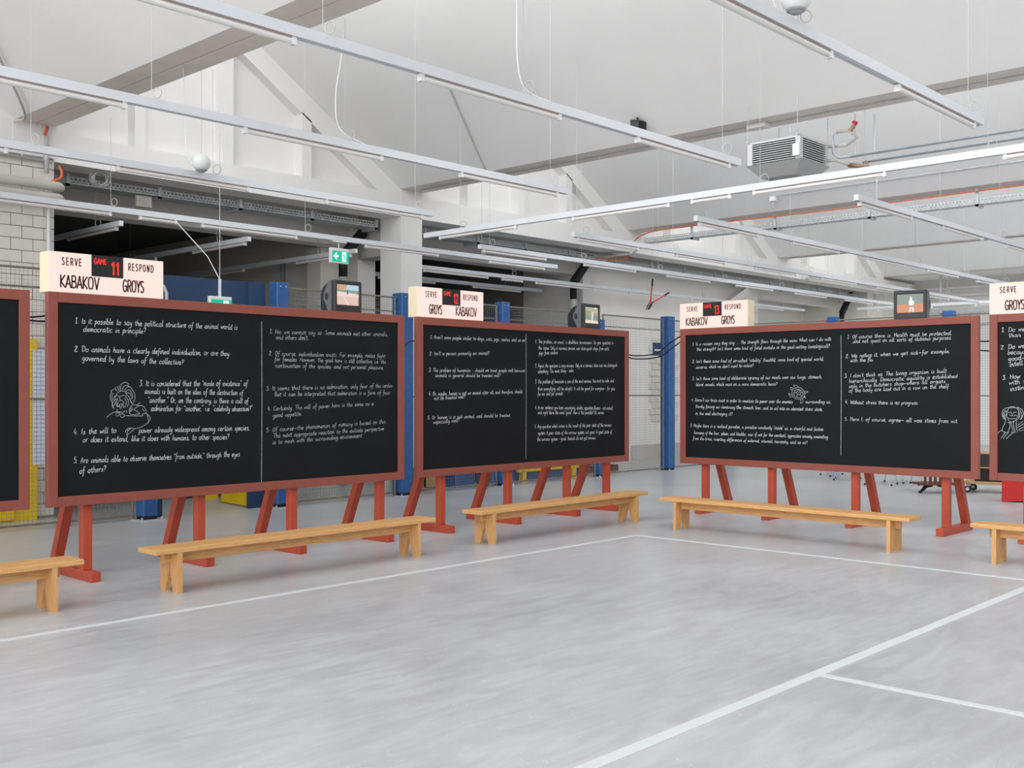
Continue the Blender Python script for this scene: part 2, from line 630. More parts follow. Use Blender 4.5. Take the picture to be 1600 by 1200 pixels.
# block work left of the opening
MB().box(X_BACK, 6.02, Y_WALL + 0.012, Y_WALL + 0.3, 0, 4.68).build("block_core", "mortar", wall)
MB().box(X_BACK, 3.36, Y_WALL, Y_WALL + 0.3, 0, 4.68).build("far_block_face", "block_grey", wall)
block_mesh = {}


def block(x0, x1, z0, z1, y):
    key = (round(x1 - x0, 3), round(z1 - z0, 3))
    if key not in block_mesh:
        o = MB().bev(0, key[0], 0, 0.03, 0, key[1], 0.004).build("brick", "block_grey", None)
        block_mesh[key] = o.data
    else:
        o = bpy.data.objects.new("brick", block_mesh[key])
        col.objects.link(o)
    o.parent = wall
    WORLD[o.name] = world_of(wall)
    o.location = (x0, y - Y_WALL, z0)
    return o


CH, CL = 0.1545, 0.276
row = 0
z = 0.03
while z + CH < 4.70:
    x = 6.03
    first = True
    while x > 3.4:
        L = CL if (row % 2 == 0 or not first) else CL / 2
        x0 = max(x - L, 3.37)
        block(x0 + 0.005, x - 0.005, z + 0.005, z + CH - 0.005, Y_WALL)
        x = x0
        first = False
    z += CH
    row += 1
# a strip of block work in the third bay
for r in range(13):
    for c in range(4):
        x0 = 21.0 + c * CL - (CL / 2 if r % 2 else 0)
        block(max(x0, 20.9) + 0.005, x0 + CL - 0.005, 0.9 + r * CH + 0.005, 0.9 + (r + 1) * CH - 0.005, 15.07)

# the dim hall behind the openings
annex = thing("wall_annex", "grey walls of the hall behind the openings, darkened in colour where shaded", None, (0, 15, 0), kind="structure")
MB().box(X_BACK, X_FAR, 30.0, 30.3, 0, 4.95).build("rear_wall", "hall_shade_dark", annex)
MB().box(X_BACK, X_FAR, 14.34, 30.0, 4.9, 5.1).build("annex_ceiling", "hall_shade_dark", annex)
MB().box(X_BACK, X_FAR, 15.3, 15.7, 4.25, 4.9).build("cross_beam", "hall_light_wall", annex)
MB().box(3.0, 3.3, 14.34, 30, 0, 4.9).build("partition", "hall_shade_dark", annex)
MB().box(12.02, 12.42, 15.05, 30, 0, 4.9).build("partition", "hall_light_wall", annex)
MB().box(12.02, 12.42, 14.34, 15.05, 4.0, 4.9).build("partition_head", "hall_wall", annex)
MB().box(11.72, 12.02, 15.75, 16.15, 0, 4.25).build("partition_pier", "hall_light_wall", annex)
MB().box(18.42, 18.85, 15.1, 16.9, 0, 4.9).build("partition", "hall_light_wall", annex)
MB().box(18.44, 18.85, 16.9, 30, 0, 4.9).build("partition", "hall_shade_mid", annex)  # deeper stretch of the same partition, its shade painted into the colour
MB().box(18.85, 26.0, 15.1, 15.29, 0, 4.9).build("closed_bay", "hall_light_wall", annex)
MB().box(20.2, 25.0, 15.07, 15.1, 0.0, 0.35).build("plinth", "hall_wall", annex)
MB().box(25.6, 26.0, 15.3, 22, 0, 4.9).build("partition", "hall_light_wall", annex)
MB().box(26.9, 31.2, 16.5, 16.8, 0, 4.9).build("light_partition", "hall_light_wall", annex)
MB().box(31.2, 31.6, 14.34, 30, 0, 4.9).build("partition", "hall_light_wall", annex)
MB().box(31.6, X_FAR + 0.3, 14.25, 14.5, 0, 5.0).build("end_return", "hall_light_wall", annex)
# flat dark sheet standing in for the darkness of an opening
MB().box(23.6, 25.6, 15.06, 15.1, 3.1, 3.85).build("dark_opening_sheet", "hall_shade_dark", annex)

# far, right and back walls
wf = thing("wall_far", "far white wall with horizontal ledges", None, (X_FAR, 0, 0), kind="structure")
MB().box(X_FAR, X_FAR + 0.3, Y_END, Y_WALL + 0.5, 0, 5.4).build("wall_face", "white_plaster", wf)
for zz, d in ((4.78, 0.16), (4.55, 0.10), (4.36, 0.10), (4.17, 0.10), (3.98, 0.10), (3.72, 0.16)):
    MB().box(X_FAR - d, X_FAR, Y_END, Y_WALL, zz, zz + 0.07).build("ledge", "white_plaster", wf)
tag(MB().box(X_BACK, X_FAR, Y_END - 0.3, Y_END, 0, 9.2).build("wall_right", "low_bounce_wall"), "grey side wall", None, kind="structure")  # unseen wall, greyed so it bounces less light onto the boards
wb = thing("wall_back", "white end wall with a row of added tall windows", None, (X_BACK, 0, 0), kind="structure")
for a, b, c, d in ((Y_END, 30.3, 0, 1.3), (Y_END, 30.3, 4.5, 9.2), (Y_END, -15.0, 1.3, 4.5), (12.0, 30.3, 1.3, 4.5)):
    MB().box(X_BACK - 0.3, X_BACK, a, b, c, d).build("wall_face", "white_plaster", wb)
we = thing("window_%d" % (len(EDGE) + 1), "row of added, unseen tall windows in the end wall", None, (X_BACK - 0.15, -1.5, 1.3), kind="structure")  # unseen windows, added to give the rear light a source
fr = MB()
for k in range(10):
    fr.box(X_BACK - 0.2, X_BACK - 0.12, -15.03 + 3.0 * k, -14.97 + 3.0 * k, 1.3, 4.5)
for zz in (1.3, 2.9, 4.44):
    fr.box(X_BACK - 0.2, X_BACK - 0.12, -15.0, 12.0, zz, zz + 0.06)
fr.build("window_frame", "white_plastic", we)
for k in range(9):
    MB().poly([(X_BACK - 0.16, -15.0 + 3 * k, 1.3), (X_BACK - 0.16, -12.0 + 3 * k, 1.3), (X_BACK - 0.16, -12.0 + 3 * k, 4.5), (X_BACK - 0.16, -15.0 + 3 * k, 4.5)]).build("pane", "clear_pane", we)
TEXT_ONE_LEFT = [
    ('1. Is it possible to say the political structure of the animal world is', 0.238, 2.227, 1.839, 2.239),
    ('democratic in principle?', 0.311, 2.158, 0.891, 2.164),
    ('2. Do animals have a clearly defined individualism, or are they', 0.233, 1.985, 1.747, 1.982),
    ('governed by the laws of the collective?', 0.300, 1.909, 1.266, 1.888),
    ('3. It is considered that the "mode of existence" of', 0.829, 1.690, 1.953, 1.694),
    ('animals is built on the idea of the destruction of', 0.879, 1.621, 1.903, 1.606),
    ('"another." Or, on the contrary, is there a cult of', 0.909, 1.540, 1.961, 1.525),
    ('admiration for "another," i.e. "celebrity obsession?"', 0.941, 1.464, 2.004, 1.449),
    ('4. Is the will to', 0.227, 1.271, 0.612, 1.277),
    ('power already widespread among certain species,', 0.823, 1.270, 1.975, 1.262),
    ('or does it extend, like it does with humans, to other species?', 0.306, 1.203, 1.747, 1.182),
    ('5. Are animals able to observe themselves "from outside," through the eyes', 0.227, 1.024, 1.867, 1.011),
    ('of others?', 0.278, 0.934, 0.518, 0.942),
]
TEXT_ONE_RIGHT = [
    ('1. No, we cannot say so. Some animals eat other animals,', 2.203, 2.216, 3.732, 2.247),
    ("and others don't.", 2.278, 2.161, 2.674, 2.168),
    ('2. Of course, individualism exists. For example, males fight', 2.196, 1.999, 3.696, 2.008),
    ('for females. However, the goal here is still collective, i.e. the', 2.263, 1.944, 3.705, 1.945),
    ('continuation of the species, and not personal pleasure.', 2.271, 1.880, 3.678, 1.881),
    ('3. It seems that there is no admiration, only fear of the order.', 2.166, 1.650, 3.815, 1.685),
    ('But it can be interpreted that admiration is a form of fear.', 2.263, 1.593, 3.778, 1.608),
    ('4. Certainly. The will of power here is the same as a', 2.181, 1.447, 3.534, 1.490),
    ('good appetite.', 2.241, 1.382, 2.595, 1.395),
    ('5. Of course—the phenomenon of mimicry is based on this.', 2.166, 1.238, 3.714, 1.292),
    ('The most appropriate reaction to the outside perspective', 2.248, 1.178, 3.678, 1.216),
    ('is to mesh with the surrounding environment.', 2.241, 1.115, 3.384, 1.148),
]
TEXT_TWO_LEFT = [
    ("1. Aren't some people similar to dogs, cats, pigs, snakes, and so on?", 0.206, 2.243, 1.836, 2.261),
    ("2. Isn't a person primarily an animal?", 0.196, 2.053, 1.180, 2.084),
    ('3. The problem of humanism - should we treat people well because', 0.186, 1.862, 1.812, 1.883),
    ('animals in general should be treated well?', 0.286, 1.805, 1.371, 1.815),
    ('4. Or, maybe, human is not an animal after all, and therefore, should', 0.186, 1.591, 1.764, 1.618),
    ('not be treated well?', 0.266, 1.540, 0.769, 1.559),
    ('5. Or human is a sick animal, and should be treated', 0.167, 1.321, 1.542, 1.326),
    ('especially well?', 0.256, 1.268, 0.674, 1.281),
]
TEXT_TWO_RIGHT = [
    ('1. The problem, as usual, is doubtless nervousness. So your question is', 2.004, 2.250, 3.615, 2.285),
    ('the same. Only a nervous person can distinguish dogs from cats,', 2.065, 2.171, 3.529, 2.203),
    ('pigs from snakes.', 2.077, 2.106, 2.452, 2.124),
    ('2. Again the question is very nervous. Only in a nervous state can one distinguish', 2.004, 1.942, 3.701, 1.978),
    ('something. The main thing - calm.', 2.053, 1.870, 2.776, 1.895),
    ('3. The problem of humanism is one of the most nervous. One must be calm, and', 2.004, 1.739, 3.629, 1.765),
    ('then everything will be alright. It will be good for everyone - for you,', 2.053, 1.650, 3.658, 1.659),
    ('for me, and for animals.', 2.053, 1.585, 2.554, 1.592),
    ('4. In our sentence you have: uncertainty, doubts, opposition (human - not animal)', 2.004, 1.415, 3.600, 1.386),
    ('and right there the word "good". How is this possible? It\'s nerves.', 2.053, 1.349, 3.416, 1.327),
    ('5. Any question which arises is the result of the poor state of the nervous', 1.992, 1.172, 3.572, 1.157),
    ('system. A poor state of the nervous system, not good. A good state of', 2.053, 1.089, 3.586, 1.060),
    ('the nervous system - good. Animals do not get nervous.', 2.041, 1.008, 3.235, 0.992),
]
TEXT_THREE_LEFT = [
    ('1. In a russian song they sing: ... The strength flows through the veins. What can I do with', 0.189, 2.256, 2.199, 2.261),
    ("this strength? Isn't there some kind of fatal mistake in the goal-setting (axiological)?", 0.260, 2.185, 2.182, 2.175),
    ('2. Isn\'t there some kind of so-called "vitality" (health), some kind of special world,', 0.189, 2.022, 2.106, 2.020),
    ("universe, which we don't want to notice?", 0.250, 1.944, 1.128, 1.956),
    ("3. Isn't there some kind of deliberate tyranny of our minds over our lungs, stomach,", 0.189, 1.789, 2.081, 1.800),
    ('blood vessels, which exist on a more democratic basis?', 0.250, 1.710, 1.468, 1.715),
    ("4. Doesn't our brain insist in order to maintain its power over the enemies", 0.178, 1.503, 1.682, 1.489),
    ('surrounding us,', 1.858, 1.491, 2.199, 1.493),
    ('thereby forcing our democracy (the stomach, liver, and so on) into an elevated stress state,', 0.240, 1.417, 2.089, 1.398),
    ('in the end destroying it?', 0.240, 1.322, 0.815, 1.322),
    ('5. Maybe there is a realized paradise, a paradise constantly "inside" us, a cheerful and festive', 0.158, 1.156, 2.098, 1.154),
    ('harmony of the liver, spleen, and bladder, soar if not for the constant, oppressive anxiety emanating', 0.219, 1.062, 2.157, 1.061),
    ('from the brain, inventing differences of external, internal, hierarchy, and so on?', 0.199, 0.984, 1.884, 0.981),
]
TEXT_THREE_RIGHT = [
    ('1. Of course there is. Health must be protected,', 2.406, 2.277, 3.661, 2.279),
    ('and not spent on all sorts of dubious purposes.', 2.479, 2.221, 3.661, 2.228),
    ('2. We notice it, when we get sick—for example,', 2.389, 2.045, 3.639, 2.077),
    ('with the flu.', 2.447, 1.990, 2.744, 2.000),
    ("3. I don't think so. The living organism is built", 2.373, 1.805, 3.603, 1.853),
    ('hierarchically. Democratic equality is established', 2.430, 1.743, 3.725, 1.794),
    ('only in the butchers shop—where all organs', 2.430, 1.681, 3.589, 1.737),
    ('of the body are laid out in a row on the shelf.', 2.430, 1.627, 3.639, 1.679),
    ('4. Without stress there is no progress.', 2.381, 1.487, 3.281, 1.487),
    ('5. Here I, of course, agree— all woe stems from wit.', 2.373, 1.285, 3.732, 1.283),
]
TEXT_FOUR = [
    ('1. Do we', 0.124, 2.288, 0.369, 2.293),
    ('than', 0.198, 2.229, 0.330, 2.232),
    ('2. Do we', 0.117, 2.099, 0.369, 2.113),
    ('because', 0.191, 2.041, 0.408, 2.050),
    ('good—', 0.198, 1.971, 0.376, 1.988),
    ('intell', 0.211, 1.908, 0.349, 1.927),
    ('3. How', 0.137, 1.769, 0.323, 1.782),
    ('with t', 0.204, 1.713, 0.376, 1.726),
    ('instin', 0.218, 1.643, 0.362, 1.664),
]
DRAWING_LION = [
    [(0.606, 1.599), (0.618, 1.627), (0.654, 1.644), (0.684, 1.641), (0.702, 1.622), (0.696, 1.593)],
    [(0.601, 1.605), (0.618, 1.609), (0.633, 1.596), (0.660, 1.602), (0.684, 1.607)],
    [(0.601, 1.599), (0.598, 1.577), (0.612, 1.571)],
    [(0.639, 1.596), (0.642, 1.576), (0.654, 1.559)],
    [(0.565, 1.639), (0.556, 1.611), (0.553, 1.577), (0.571, 1.537), (0.583, 1.503), (0.589, 1.486)],
    [(0.583, 1.627), (0.568, 1.599), (0.571, 1.565), (0.574, 1.543)],
    [(0.612, 1.576), (0.583, 1.548), (0.571, 1.515), (0.577, 1.492)],
    [(0.624, 1.576), (0.601, 1.543), (0.589, 1.512)],
    [(0.618, 1.554), (0.609, 1.520), (0.624, 1.503)],
    [(0.595, 1.599), (0.583, 1.577), (0.592, 1.554)],
    [(0.589, 1.661), (0.565, 1.650), (0.562, 1.633)],
    [(0.601, 1.678), (0.601, 1.661), (0.618, 1.644)],
    [(0.618, 1.687), (0.624, 1.667), (0.639, 1.647)],
    [(0.633, 1.693), (0.642, 1.670), (0.654, 1.650)],
    [(0.651, 1.667), (0.651, 1.698), (0.678, 1.718), (0.702, 1.721), (0.726, 1.704)],
    [(0.666, 1.656), (0.678, 1.684), (0.708, 1.696), (0.732, 1.684)],
    [(0.684, 1.650), (0.702, 1.673), (0.732, 1.684), (0.756, 1.661), (0.780, 1.621), (0.784, 1.581), (0.768, 1.541)],
    [(0.696, 1.639), (0.726, 1.656), (0.750, 1.633), (0.762, 1.593), (0.744, 1.570)],
    [(0.702, 1.627), (0.732, 1.627), (0.750, 1.593)],
    [(0.708, 1.616), (0.726, 1.593), (0.738, 1.564), (0.756, 1.530)],
    [(0.684, 1.582), (0.702, 1.553), (0.696, 1.513), (0.684, 1.499)],
    [(0.696, 1.593), (0.720, 1.564), (0.720, 1.524), (0.708, 1.502)],
    [(0.630, 1.554), (0.654, 1.562), (0.678, 1.548), (0.672, 1.525)],
    [(0.627, 1.542), (0.618, 1.520), (0.630, 1.508), (0.642, 1.525), (0.660, 1.531), (0.675, 1.514), (0.678, 1.496)],
    [(0.639, 1.525), (0.642, 1.497), (0.654, 1.491), (0.660, 1.519)],
    [(0.618, 1.486), (0.618, 1.463), (0.660, 1.457)],
    [(0.744, 1.559), (0.759, 1.530), (0.774, 1.521), (0.817, 1.515), (0.860, 1.509), (0.885, 1.482), (0.888, 1.454), (0.879, 1.442), (0.854, 1.437), (0.860, 1.425), (0.842, 1.420), (0.696, 1.425)],
    [(0.835, 1.541), (0.811, 1.524), (0.793, 1.518)],
    [(0.774, 1.478), (0.799, 1.501), (0.823, 1.509)],
    [(0.774, 1.478), (0.805, 1.461), (0.829, 1.446), (0.811, 1.437), (0.750, 1.433), (0.732, 1.450), (0.729, 1.473), (0.738, 1.496), (0.756, 1.518)],
    [(0.744, 1.496), (0.735, 1.473), (0.744, 1.461), (0.762, 1.484)],
    [(0.756, 1.501), (0.750, 1.473)],
    [(0.854, 1.483), (0.872, 1.460)],
    [(0.618, 1.463), (0.577, 1.453), (0.542, 1.431), (0.518, 1.411)],
    [(0.606, 1.441), (0.618, 1.452), (0.642, 1.449), (0.633, 1.429), (0.618, 1.424), (0.606, 1.429)],
    [(0.648, 1.429), (0.660, 1.443), (0.684, 1.434), (0.678, 1.414), (0.657, 1.412), (0.645, 1.423)],
    [(0.666, 1.451), (0.690, 1.468)],
    [(0.702, 1.473), (0.708, 1.451)],
    [(0.888, 1.445), (0.916, 1.424), (0.931, 1.395), (0.916, 1.366), (0.879, 1.338), (0.829, 1.316), (0.793, 1.309), (0.768, 1.309), (0.750, 1.315), (0.720, 1.313), (0.696, 1.291), (0.696, 1.274)],
    [(0.897, 1.436), (0.909, 1.407), (0.916, 1.372)],
    [(0.780, 1.306), (0.744, 1.278), (0.720, 1.259), (0.708, 1.248), (0.711, 1.274), (0.720, 1.291), (0.744, 1.307)],
    [(0.708, 1.291), (0.720, 1.305), (0.756, 1.315)],
]
DRAWING_TURTLE = [
    [(1.676, 1.650), (1.669, 1.623), (1.676, 1.590), (1.698, 1.560), (1.732, 1.541), (1.779, 1.542), (1.826, 1.560), (1.844, 1.590), (1.844, 1.613), (1.826, 1.650), (1.794, 1.680), (1.757, 1.687), (1.721, 1.680), (1.691, 1.667), (1.676, 1.650)],
    [(1.695, 1.623), (1.698, 1.596), (1.721, 1.566), (1.772, 1.560), (1.808, 1.573), (1.823, 1.603), (1.812, 1.633), (1.783, 1.657), (1.750, 1.663), (1.717, 1.657), (1.695, 1.623)],
    [(1.735, 1.623), (1.753, 1.647), (1.779, 1.640), (1.790, 1.617), (1.779, 1.597), (1.750, 1.600), (1.735, 1.623)],
    [(1.735, 1.623), (1.698, 1.623)],
    [(1.750, 1.600), (1.732, 1.573)],
    [(1.783, 1.597), (1.805, 1.577)],
    [(1.790, 1.617), (1.815, 1.623)],
    [(1.772, 1.643), (1.779, 1.657)],
    [(1.757, 1.617), (1.768, 1.623), (1.772, 1.613)],
    [(1.676, 1.660), (1.665, 1.657), (1.649, 1.677), (1.662, 1.689), (1.684, 1.677)],
    [(1.721, 1.683), (1.698, 1.700), (1.695, 1.717), (1.713, 1.714), (1.743, 1.710), (1.759, 1.693)],
    [(1.673, 1.593), (1.651, 1.596), (1.628, 1.613), (1.625, 1.606), (1.636, 1.583), (1.651, 1.566), (1.676, 1.576)],
    [(1.834, 1.630), (1.852, 1.640), (1.884, 1.637), (1.881, 1.623), (1.859, 1.620), (1.841, 1.613)],
    [(1.783, 1.543), (1.794, 1.517), (1.786, 1.490), (1.801, 1.493), (1.819, 1.504), (1.823, 1.524), (1.812, 1.550)],
    [(1.837, 1.570), (1.863, 1.550), (1.852, 1.564), (1.844, 1.580)],
]
DRAWING_SECOND_LION = [
    [(0.191, 1.440), (0.180, 1.370), (0.191, 1.347), (0.235, 1.342), (0.285, 1.349), (0.301, 1.384), (0.296, 1.442), (0.257, 1.464), (0.213, 1.458), (0.191, 1.440)],
    [(0.135, 1.358), (0.130, 1.405), (0.158, 1.452), (0.213, 1.464)],
    [(0.146, 1.335), (0.141, 1.393), (0.169, 1.440)],
    [(0.158, 1.329), (0.152, 1.382), (0.180, 1.429)],
    [(0.169, 1.324), (0.163, 1.370), (0.185, 1.405)],
    [(0.301, 1.338), (0.312, 1.384), (0.301, 1.430)],
    [(0.318, 1.332), (0.334, 1.385), (0.312, 1.442), (0.279, 1.465)],
    [(0.329, 1.338), (0.350, 1.396), (0.334, 1.442), (0.290, 1.471)],
    [(0.208, 1.464), (0.224, 1.476), (0.235, 1.458)],
    [(0.230, 1.464), (0.252, 1.476), (0.263, 1.459)],
    [(0.191, 1.406), (0.224, 1.412), (0.230, 1.395)],
    [(0.246, 1.406), (0.279, 1.416)],
    [(0.208, 1.383), (0.235, 1.371), (0.241, 1.395)],
    [(0.252, 1.366), (0.263, 1.383), (0.285, 1.372)],
    [(0.169, 1.335), (0.158, 1.288), (0.135, 1.241), (0.135, 1.206), (0.169, 1.190), (0.202, 1.196)],
    [(0.191, 1.301), (0.213, 1.290), (0.208, 1.243), (0.191, 1.196)],
    [(0.224, 1.313), (0.235, 1.244), (0.252, 1.186), (0.224, 1.197)],
    [(0.252, 1.314), (0.252, 1.256), (0.268, 1.192)],
    [(0.279, 1.337), (0.279, 1.256), (0.290, 1.199)],
    [(0.191, 1.336), (0.224, 1.301), (0.290, 1.338)],
    [(0.135, 1.212), (0.102, 1.200), (0.079, 1.158), (0.079, 1.140)],
    [(0.163, 1.189), (0.118, 1.124)],
    [(0.191, 1.184), (0.141, 1.122)],
    [(0.230, 1.180), (0.174, 1.120)],
    [(0.290, 1.268), (0.345, 1.316)],
    [(0.290, 1.245), (0.356, 1.293)],
    [(0.296, 1.222), (0.356, 1.258)],
    [(0.312, 1.211), (0.356, 1.224)],
]

# ------------------------------------------------------------------ stroke alphabets
HAND = {
 'a': ("8,9 5,10 1,7 0,3 2,0 5,1 8,6 8,10|8,10 7.5,3 8.5,0 10,1", 11), 'b': ("1,20 0.5,10 0,1|0.3,7 3,10 6,8 6.5,4 4,0 0,1", 8.5),
 'c': ("7,8.5 5,10 1.5,8 0,4 2,0 5,0 7.5,2", 9), 'd': ("7,8 4,10 0.5,7 0,3 2,0 5,1 7.5,6|9,20 8,9 7.5,2 9,0 10,1", 11),
 'e': ("0.5,4.5 5,5.5 7,8 5,10 1.5,8 0,4 2,0 5,0 8,2.5", 9), 'f': ("7,18 5,20 3,17 2.5,8 2,-4 0,-9|0,9 6,9.5", 7),
 'g': ("8,9 4,10 0.5,7 0.5,3 3,1 6,3 8,9|8,10 7.5,0 6,-7 3,-9 0,-6", 10), 'h': ("1.5,20 1,10 0,0|0.5,6 3.5,10 6,9 6,4 6.5,0 8,1", 9),
 'i': ("1,10 0.5,3 1.5,0 3,1|1.5,14 1.7,15.5", 4), 'j': ("2,10 1.5,-4 -1,-8 -3,-6|2.5,14 2.7,15", 4.5),
 'k': ("1.5,20 0,0|6,10 1,5 6.5,0", 8), 'l': ("2,20 1,8 1,1 2.5,0 4,1", 4.5),
 'm': ("0.5,10 0,0|0.5,6 2.5,10 4.5,9 4.5,0|4.7,6 7,10 9,9 9,2 10,0 11,1", 12), 'n': ("0.5,10 0,0|0.5,6 3,10 5.5,9 5.5,2 6.5,0 8,1", 9),
 'o': ("4,10 1,8 0,4 2,0 5,0 7.5,4 6.5,9 4,10 7,9.5 9,9", 9.5), 'p': ("1,10 0,-9|0.5,7 4,10 7,7 6,2 3,0 0.5,2", 8.5),
 'q': ("8,9 4,10 0.5,7 0.5,3 3,1 6,3 8,9|8,10 7,-9 10,-5", 9.5), 'r': ("0.5,10 1,4 0.5,0|1,6 3,9.5 6,9", 7),
 's': ("6,9 3.5,10 1.5,8 4,5.5 5.5,3 4,0 0,1", 7.5), 't': ("3,17 2,6 2.5,1 4,0 6,1.5|-0.5,11 6,11.5", 6.5),
 'u': ("0.5,10 0,4 1.5,0 4,1 6.5,6 7,10|7,10 6.5,2 8,0 9,1", 9.5), 'v': ("0,10 3,0 6.5,10 8,9.5", 8),
 'w': ("0,10 1.5,0.5 5,8 6,0.5 9.5,10 10.5,9.5", 11), 'x': ("0,10 7,0|7,10 0,0", 8),
 'y': ("0.5,10 0.5,4 2.5,1.5 5,3 7,10|7,10 6,-3 3,-9 0,-6", 8.5), 'z': ("0,10 6,10 0,0 7,0", 8),
 'A': ("0,0 5,19 9,0|2,7 8,7.5", 11), 'B': ("1,0 1.5,19 7,18 7,12 2,10 8,8 8,2 1,0", 10), 'C': ("9,16 6,19 1,14 0,6 3,0 9,3", 10.5),
 'D': ("2,19 1,0|-1,18 6,19 11,12 9,3 1,0", 12.5), 'F': ("1,0 1.5,19|0,19 9,19|1.2,10 7,10.5", 9.5), 'H': ("0.5,0 1.5,19|9,0 9.5,19|0.5,10 9,10", 11.5),
 'I': ("1.5,19 1,0", 4), 'M': ("0,0 1,19 6,5 11,19 11.5,0", 13.5), 'N': ("0,0 1,19 8,0 9.5,19", 11.5), 'O': ("5,19 0,10 3,0 8,3 9,13 5,19", 11),
 'S': ("8,17 4,19 1,15 6,9 7,4 3,0 0,3", 9.5), 'T': ("5,19 4,0|-1,18 11,19", 10), 'W': ("0,19 3,0 7,15 10,0 14,19", 14),
 '1': ("1,15 4,19 4,0|1,0 7,0", 8), '2': ("0,15 4,19 7,15 0,0 8,0.5", 9.5), '3': ("0,18 6,19 3,11 7,7 4,0 -1,1", 9),
 '4': ("4,19 0,7 8,7|6,12 5,0", 9.5), '5': ("7,19 2,19 1,11 6,11 7,4 3,0 0,1", 9),
 '.': ("0,0 0.6,0.9", 4), ',': ("1,1 0,-3", 4), '?': ("0,15 4,19 7,15 4,9 3.5,5|3.2,0.8 3.6,0", 8.5), "'": ("0.5,20 0,16", 3),
 '"': ("0.5,20 0,16|3,20 2.5,16", 5.5), ':': (".5,9 .9,8|.3,1 .7,0", 4), '-': ("0,6 5,6", 7), '\u2014': ("0,6 10,6.5", 12),
 '(': ("4,20 0.5,12 0.5,4 3,-3", 5), ')': ("0,20 3,12 3,4 0,-3", 5), ' ': ("", 8.5),
}
SANS = {   # upright condensed capitals, 10 units high; '~' marks a stroke to be rounded
 'A': ("0,0 2.6,10 5.2,0|1,3 4.2,3", 5.4), 'B': ("0.6,0 0.6,10|~0.6,10 3,10 4.4,9 4.2,6 2.8,5.3 0.6,5.3|~0.6,5.3 3.2,5.2 4.8,3.8 4.6,1 3,0 0.6,0", 5.6),
 'D': ("0.6,0 0.6,10|~0.6,10 3,10 5,7.6 5,2.4 3,0 0.6,0", 6), 'E': ("4.2,10 0.6,10 0.6,0 4.2,0|0.6,5.2 3.8,5.2", 5),
 'G': ("~4.9,8.3 3.6,10 1.6,9.6 0.4,6.5 0.4,3.5 1.6,0.4 3.6,0 5,1.2|5,1 5,4.8 3,4.8", 6), 'K': ("0.6,0 0.6,10|4.8,10 0.8,4.8 5,0", 5.4),
 'M': ("0.6,0 0.6,10 3.2,4 5.8,10 5.8,0", 6.8), 'N': ("0.6,0 0.6,10 4.8,0 4.8,10", 6), 'O': ("~2.9,10 1.2,9.2 0.4,6.5 0.4,3.5 1.2,0.8 2.9,0 4.6,0.8 5.4,3.5 5.4,6.5 4.6,9.2 2.9,10", 6.4),
 'P': ("0.6,0 0.6,10|~0.6,10 3.4,10 4.8,8.4 4.6,5.6 3,4.6 0.6,4.6", 5.5), 'R': ("0.6,0 0.6,10|~0.6,10 3.4,10 4.8,8.4 4.6,5.8 3,4.9 0.6,4.9|2.8,4.9 5,0", 5.8),
 'S': ("~4.6,8.8 3,10 1.2,9.4 0.7,7.2 2,5.6 3.8,4.4 4.6,2.4 3.6,0.4 1.8,0 0.4,1.4", 5.4), 'V': ("0,10 2.5,0 5,10", 5), 'Y': ("0,10 2.5,4.6 5,10|2.5,4.6 2.5,0", 5),
 '1': ("0.6,8 2.4,10 2.4,0", 4), '2': ("~0.6,8 1.6,10 3.6,9.6 4.2,7.4 2.4,3.6 0.5,0|0.5,0 4.6,0", 5.4), '3': ("~0.6,8.6 1.8,10 3.8,9.4 4,6.8 2.2,5.3|~2.2,5.3 4.2,4.4 4.4,1.6 2.8,0 0.6,1.2", 5.4),
 '4': ("3.4,0 3.4,10 0.4,3 4.8,3", 5.4), ' ': ("", 3),
}


def curve2(P, n=2):
    """Catmull-Rom through P"""
    if len(P) < 3:
        return P
    out = []
    m = len(P)
    closed = P[0] == P[-1]
    for i in range(m - 1):
        p1, p2 = P[i], P[i + 1]
        p0 = P[i - 1] if i else (P[m - 2] if closed else P[0])
        p3 = P[i + 2] if i + 2 < m else (P[1] if closed else P[m - 1])
        for k in range(n):
            t = k / n
            out.append(tuple(0.5 * ((2 * p1[j]) + (-p0[j] + p2[j]) * t + (2 * p0[j] - 5 * p1[j] + 4 * p2[j] - p3[j]) * t * t + (-p0[j] + 3 * p1[j] - 3 * p2[j] + p3[j]) * t ** 3) for j in (0, 1)))
    out.append(P[-1])
    return out


def parse(s):
    return [[tuple(float(c) for c in p.split(",")) for p in st.lstrip("~").split()] for st in s.split("|") if st]


HAND_P = {k: (parse(v[0]), v[1]) for k, v in HAND.items()}


def chalk_line(mb, text, u0, v0, u1, v1, xh, w, to3d, slant=0.10):
    wt = sum(HAND_P[c][1] + 0.7 for c in text)
    L = math.hypot(u1 - u0, v1 - v0)
    sx, sy = L / wt, xh / 10.0
    ca, sa = (u1 - u0) / L, (v1 - v0) / L
    x = 0.0
    for c in text:
        strokes, adv = HAND_P[c]
        jy = random.uniform(-0.5, 0.5)
        js = random.uniform(0.9, 1.1)
        for st in strokes:
            P = [((x + px + random.uniform(-.35, .35)) * sx + py * js * sy * slant, (py * js + jy + random.uniform(-.35, .35)) * sy) for px, py in st]
            P = curve2(P, 2) if len(P) > 2 else P
            mb.ribbon([(u0 + a * ca - b * sa, v0 + a * sa + b * ca) for a, b in P], w * random.uniform(0.85, 1.15), to3d)
        x += adv + 0.7


